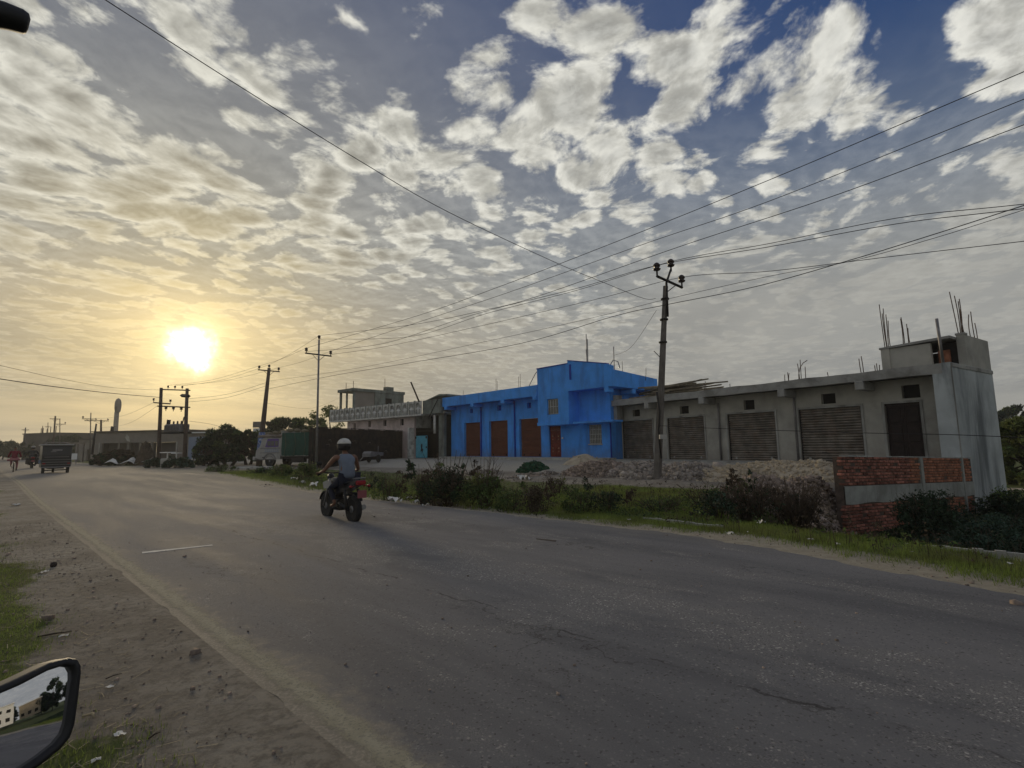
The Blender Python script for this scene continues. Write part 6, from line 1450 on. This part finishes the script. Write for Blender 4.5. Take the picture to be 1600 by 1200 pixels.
heap(*hp(1075, 740, 20.8), 3.4, 2.8, .44, M_soilp, 4, 'rubble_heap', 'grey rubble heap just right of the leaning concrete pole', -.9, 2600, M_rubbleg, .032)
heap(*hp(940, 733, 23.8), 4.0, 3.0, .48, M_soilp, 5, 'rubble_heap', 'brown and blue grey rubble heap before the corner of the blue house', -.8, 2800, M_rubble, .032)
heap(*hp(912, 722, 28.0), 2.4, 1.6, .50, M_sand, 6, 'sand_heap', 'pale conical sand heap in front of the blue wall window', 0, 60, M_sand, .03, rough=.02)
heap(*hp(832, 730, 26.5), 1.75, 1.3, .46, M_green, 28, 'netting_heap', 'dark green heap of netting on the pale yard of the blue house', .2, 500, M_green, .035, rough=.3)
heap(*hp(835, 735, 24.5), 3.0, .7, .14, M_soilp, 7, 'debris_strip', 'thin strip of leaves and debris on the pale yard', .3, 160, M_rubbleg, .04)
heap(*hp(745, 727, 27.0), 2.6, 1.0, .22, M_sand, 8, 'debris_strip', 'low grey rubble scattered in the yard in front of the middle brown shutter', .2, 220, M_rubbleg, .045)
heap(*hp(228, 722, 50), 2.0, 2.0, 2.1, M_dry, 9, 'straw_stack', 'dark conical straw stack in front of the low grey building', 0, 0, rough=.3)
# pale crumpled sheeting by the far scrub
q = D(196, 722, 49); q.z = gz(q.x, q.y); mb = MB(); K = 16; vs = []; fs = []
for i in range(K):
    for j in range(4): vs.append(((i-K/2)*.28, j*.3 + .1*math.sin(i), .15 + .28*abs(math.sin(i*.55)) + .14*j*math.sin(i*.9+1) + rnd.uniform(-.05, .05)))
for i in range(K-1):
    for j in range(3): fs.append((i*4+j, (i+1)*4+j, (i+1)*4+j+1, i*4+j+1))
mb.add(vs, fs, True); o = mb.build('plastic_sheet', M_white, None, q); tag(o, 'pale crumpled plastic sheet lying in the far scrub', 'sheet')
# small pale boards near the transformer
for px, py, w in ((262, 707, 1.0), (276, 708, .6)):
    q = D(px, py, 46); mb = MB(); mb.box(-w/2, w/2, -.3, .3, -.04, .04); mb.box(-.04, .04, -.04, .04, -(q.z), -.041); tag(mb.build('white_board', M_whiter, None, q), 'flat white board on a stake below the transformer' + (', the wider one' if w > .8 else ', the narrower one'), 'board')
q = D(258, 735, 41); q.z = gz(q.x, q.y); mb = MB(); mb.bev(-.28, .28, -.25, .25, -.1, .75, .05); tag(mb.build('milestone', M_kerb, None, q), 'pale grey roadside marker stone below the transformer stand', 'marker stone')

# ------------------------------------------------------------ litter and loose stones
def crumple(name, p, s, m, label, group, seed, flat=.35):
    rs = np.random.RandomState(seed); K = 5; co = []
    for i in range(K):
        for j in range(K): co.append(((i/(K-1) - .5)*s*rs.uniform(.8, 1.2), (j/(K-1) - .5)*s*.7*rs.uniform(.8, 1.2), rs.uniform(0, s*flat)))
    i = (np.arange(K-1)[:, None]*K + np.arange(K-1)[None, :]).ravel(); o = link(name, fast_mesh(name, np.array(co), np.stack([i, i+K, i+K+1, i+1], -1)), m, None, p); o.rotation_euler = (0, 0, rs.uniform(0, 6.28)); tag(o, label, 'litter', group, 'thing'); return o
rs_ = np.random.RandomState(77)
def LITP(t, i): return ['nearest the right edge of the view', 'below the brick wall', 'below the thorny dark bush', 'below the middle bushes', 'below the thicket', 'beyond the motorcycle'][min(5, max(0, int((t + 6)/3.7)))]
for i in range(24):
    t = rs_.uniform(-6, 16); e = float(redge(t)); n = e + rs_.uniform(.35, 2.6); x, y = n*ND[0] + t*TD[0], n*ND[1] + t*TD[1]
    crumple('litter', (x, y, gz(x, y) + .04), rs_.uniform(.03, .085), M_paper, 'pale litter scrap in the far verge, ' + LITP(t, i), 'litter in the far verge', i)
BAGP = ['the left foot of the thicket', 'the middle of the thicket foot', 'the widest dark bush, just below it', 'the road edge below the widest dark bush', 'the green weed clump before the truck', 'the road edge before the truck', 'the motorcycle, just left of it', 'the dark bush centre', 'the round brown bush', 'the thicket, smallest one', 'the yard edge, the largest', 'the yard edge, the smaller one', 'the thorny dark bush', 'the road edge below the bluish bush']
for i, (px, py, s) in enumerate([(616, 788, .34), (650, 789, .2), (665, 795, .18), (698, 790, .22), (460, 752, .35), (472, 757, .28), (490, 762, .4), (700, 785, .15), (825, 778, .25), (640, 783, .2), (820, 752, .5), (812, 748, .3), (1190, 822, .16), (1140, 840, .12)]):
    p = GP(px, py); crumple('plastic_bag', (p.x, p.y, p.z + .05), s, M_paper, 'crumpled pale plastic bag near %s' % BAGP[i], 'plastic bags in the verge', 200+i, .5)
LIT = [((172, 1075), .045, 'white paper cone scrap on the dirt right of the wing mirror'), ((187, 1150), .055, 'white torn paper scrap on the dirt near the bottom of the view'), ((150, 1190), .04, 'pale scrap at the bottom edge below the wing mirror'), ((25, 790), .26, 'flat pale scrap on the left shoulder far edge'), ((70, 895), .10, 'pale scrap beside the dark stone on the left shoulder'), ((100, 995), .06, 'small white scrap left of the wheel track')]
for i, (pp, s, lb) in enumerate(LIT): p = GP(*pp); crumple('litter', (p.x, p.y, p.z + .006), s, M_paper, lb, None, 300+i, .25)
p = GP(78, 886); o = skinned('dark_stone', [(0, 0, .03, .07, .05), (.08, .02, .03, .06, .045)], [(0, 1)], M_stone, None, 1); o.location = p; tag(o, 'dark brown stone lying alone on the left dirt shoulder', 'stone')
for o in [o]: 
    for pl in o.data.polygons: pl.use_smooth = False
def pebbles():
    rs = np.random.RandomState(9); V = []; n = 5200; nn = rs.uniform(-3.5, 1.35, n); tt = rs.uniform(1.5, 16, n); x = nn*ND[0] + tt*TD[0]; y = nn*ND[1] + tt*TD[1]
    n2 = 1500; t2 = rs.uniform(-6, 24, n2); m2 = redge(t2) + rs.uniform(-.25, .8, n2); x = np.append(x, m2*ND[0] + t2*TD[0]); y = np.append(y, m2*ND[1] + t2*TD[1])
    n3 = 700; t3 = rs.uniform(-3, 12, n3); m3 = rs.uniform(1.7, 7.5, n3); x = np.append(x, m3*ND[0] + t3*TD[0]); y = np.append(y, m3*ND[1] + t3*TD[1]); n = len(x)
    z = hz(x, y); z[-n3:] = .0; base = np.array([(a, b, c) for c in (-1, 1) for b in (-1, 1) for a in (-1, 1)], float); fq = np.array([(0, 2, 3, 1), (4, 5, 7, 6), (0, 1, 5, 4), (2, 6, 7, 3), (0, 4, 6, 2), (1, 3, 7, 5)])
    sc = .0032*rs.lognormal(0, .62, (n, 1, 1)); sc[-n3:] *= .8; pts = base[None]*sc*rs.uniform(.6, 1.4, (n, 8, 3)) + np.stack([x, y, z + .002], -1)[:, None]
    tag(link('pebbles', fast_mesh('pebbles', pts.reshape(-1, 3), (fq[None] + (np.arange(n)*8)[:, None, None]).reshape(-1, 4)), M_rubble), 'small stones strewn along the road edges', kind='stuff')
pebbles()
def straw():
    rs = np.random.RandomState(19); co = []; 
    n = 3200; nn = rs.uniform(-3.0, 1.0, n); tt = rs.uniform(1.5, 9, n); x = nn*ND[0] + tt*TD[0]; y = nn*ND[1] + tt*TD[1]; z = hz(x, y) + .004
    a = rs.uniform(0, 6.28, n); L = rs.lognormal(-3.3, .5, n); w = .0022; dx, dy = np.cos(a)*L, np.sin(a)*L; px, py = -np.sin(a)*w, np.cos(a)*w; zz = z + rs.uniform(0, .012, n)
    co = np.stack([np.stack([x-dx-px, y-dy-py, z], -1), np.stack([x+dx-px, y+dy-py, zz], -1), np.stack([x+dx+px, y+dy+py, zz], -1), np.stack([x-dx+px, y-dy+py, z], -1)], 1).reshape(-1, 3)
    tag(link('straw', fast_mesh('straw', co, np.arange(n*4).reshape(-1, 4)), M_straw), 'dry straw bits on the near dirt shoulder', kind='stuff')
straw()
for i, (a, b_, w) in enumerate([((165, 1062), (190, 1054), .007), ((58, 996), (112, 988), .012), ((232, 1156), (250, 1146), .008)]):
    A = GP(*a); B_ = GP(*b_); mb = MB(); mb.tube([A + Vector((0, 0, .006)), A.lerp(B_, .5) + Vector((0, 0, .012)), B_ + Vector((0, 0, .008))], [w*.5, w*.6, w*.3], 5); tag(mb.build('dry_twig', M_bark), ['short dark twig right of the wing mirror', 'long dark twig on the dirt above the wing mirror', 'bent dark twig near the bottom of the dirt shoulder'][i], 'twig')
A = GP(128, 1122); mb = MB()
mb.tube([A + Vector((0, 0, .01)), A + Vector((.05, .01, .02)), A + Vector((.08, -.01, .01))], [.006, .008, .004], 6); tag(mb.build('dead_leaf', M_straw), 'curled pale dead leaf beside the wing mirror', 'leaf')

# ------------------------------------------------------------ the vehicle the picture was taken from: its wing mirror and a black bar end
def rmir():
    ds = .80; c = CP + ray(40, 1110).normalized()*ds
    wdir = Vector((.975, -.21, -.03)).normalized(); nrm = (wdir - ray(50, 1105).normalized()).normalized()
    r = ray(800, 600).cross(Vector((0, 0, 1))).normalized()
    outl = [(-110, 1112), (-30, 1083), (20, 1061), (70, 1037), (100, 1029), (112, 1031), (117, 1040), (117, 1052), (112, 1095), (107, 1130), (100, 1150), (85, 1168), (55, 1192), (20, 1215), (-20, 1240), (-70, 1255), (-120, 1250), (-140, 1190)]
    def onp(px, py):
        d = ray(px, py); return CP + d * (nrm.dot(c - CP) / nrm.dot(d))
    P_ = [onp(*o) for o in outl]; n = len(P_); ctr = sum(P_, Vector())/n
    e = empty('wing_mirror', ctr, 0, 'black-rimmed vehicle wing mirror reflecting the road behind at the bottom left', 'wing mirror')
    Q = [p - ctr for p in P_]; mb = MB(); vs = []; fs = []
    rings = [(1.0, -.0), (1.02, .007), (1.0, .014), (.90, .015), (.865, .006), (.86, -.002)]
    def inset(q, f): return q * f if f >= 1 else q - q.normalized() * (1 - f) * .055
    for f, h in rings: vs += [inset(q, f) + nrm*h for q in Q]
    for k in range(len(rings)-1):
        for i in range(n): j = (i+1) % n; fs.append((k*n+i, k*n+j, (k+1)*n+j, (k+1)*n+i))
    mb.add(vs, fs, True)
    back = [(.98, -.02), (.8, -.05), (.45, -.07)]; vs = list(Q); 
    for f, h in back: vs += [q*f + nrm*h for q in Q]
    fs = []
    for k in range(3):
        for i in range(n): j = (i+1) % n; fs.append((k*n+i, k*n+j, (k+1)*n+j, (k+1)*n+i))
    fs.append(tuple(3*n + i for i in range(n))); mb.add(vs, fs, True); part(mb, 'mirror_housing', M_plast, e)
    # slightly convex glass
    u = nrm.cross(Vector((0, 0, 1))).normalized(); v = u.cross(nrm).normalized(); R = .34; mb = MB(); vs = [nrm*.010]; fs = []
    K = 10
    for k in range(1, K+1):
        for q in Q:
            p = inset(q, .88) * (k/K); a, b_ = p.dot(u), p.dot(v); d2 = a*a + b_*b_; vs.append(p - nrm*(p.dot(nrm)) + nrm*(.010 - d2/(2*R)))
    for i in range(n): fs.append((0, 1+i, 1+(i+1) % n))
    for k in range(K-1):
        for i in range(n): j = (i+1) % n; fs.append((1+k*n+i, 1+(k+1)*n+i, 1+(k+1)*n+j, 1+k*n+j))
    mb.add(vs, fs, True); part(mb, 'mirror_glass', M_mirror, e)
    mb = MB(); mb.tube([Q[13]*.3 - nrm*.05, Q[13]*.8 - nrm*.07 + Vector((-.02, 0, -.05)), Q[13]*1.2 + Vector((-.12, 0, -.12))], .018, 8); part(mb, 'mirror_arm', M_plast, e)
rmir()
mb = MB(); pts = [CP + ray(px, py).normalized()*.62 for px, py in ((-60, 14), (-20, 19), (10, 25), (36, 34), (43, 37), (46, 38.5))]
mb.tube(pts, [.0105, .0100, .0095, .0088, .0075, .004], 12); mb.tube([pts[0] + Vector((-.05, 0, .03)), pts[0]], .0105, 8); tag(mb.build('handle_bar_end', M_plast), 'rounded black bar end poking in at the top left corner', 'bar end')

# what stands across the road behind us, seen only in the wing mirror
def behind(az, dist): a = math.radians(az); return Vector((math.sin(a)*dist, math.cos(a)*dist, 0))
for k, (az, dist, w, hh, lb) in enumerate([(112, 50, 10, 7.2, 'pale two-storey house across the road, seen in the wing mirror'), (101, 56, 7, 5.5, 'low yellowish house across the road, seen in the wing mirror')]):
    p = behind(az, dist); e = empty('house', p, math.radians(-az), lb, 'house')
    hs = [(x, x+1.1, z, z+1.3) for x in np.arange(-w/2+.9, w/2-1.2, 2.2) for z in ((1.0, 4.4) if hh > 6 else (1.0,))]
    part(wall_holes(MB(), -w/2, w/2, 0, hh, hs, 0, .3), 'wall', M_whiter if k == 0 else M_sand, e); mb = MB(); mb.box(-w/2-.3, w/2+.3, -.4, 6, hh+.001, hh+.3); mb.box(-w/2+.01, w/2-.01, .31, 6, 0, hh); part(mb, 'roof', M_whiter, e)
    for h_ in hs: mb = MB(); mb.box(h_[0], h_[1], .2, .22, h_[2], h_[3]); part(mb, 'window', M_dark, e)
for i, (az, dist, h, w) in enumerate([(104, 44, 8.5, 7), (98, 42, 10, 7), (112, 56, 12, 8), (92, 46, 9.5, 8), (84, 44, 11, 8), (127, 66, 9, 8), (142, 55, 8, 8), (100, 60, 12, 9), (116, 60, 8, 9), (76, 50, 9, 9)]):
    p = behind(az - 19, dist)
    e = tree(800, 700, 50, h, w, 'dark tree standing across the road, seen only in the wing mirror', M_leafd, M_leaf, 80+i, .34, 110, .3, 1, 80, .10, 'trees seen in the wing mirror', z0=0); e.location = (p.x, p.y, gz(p.x, p.y))

# ------------------------------------------------------------ hazy evening air
mb = MB(); mb.box(-420, 420, -120, 700, -3.0, 24.0)
hm = bpy.data.materials.new('air'); hm.use_nodes = True; hm.node_tree.nodes.clear(); q = NT(hm.node_tree)
pv = q.n('ShaderNodeVolumePrincipled'); pv.inputs['Color'].default_value = (.93, .93, .92, 1); pv.inputs['Density'].default_value = .0006; pv.inputs['Anisotropy'].default_value = .35
ov_ = q.n('ShaderNodeOutputMaterial'); hm.node_tree.links.new(pv.outputs[0], ov_.inputs['Volume'])
tag(mb.build('haze', hm), 'hazy evening air over the road and fields', kind='stuff')
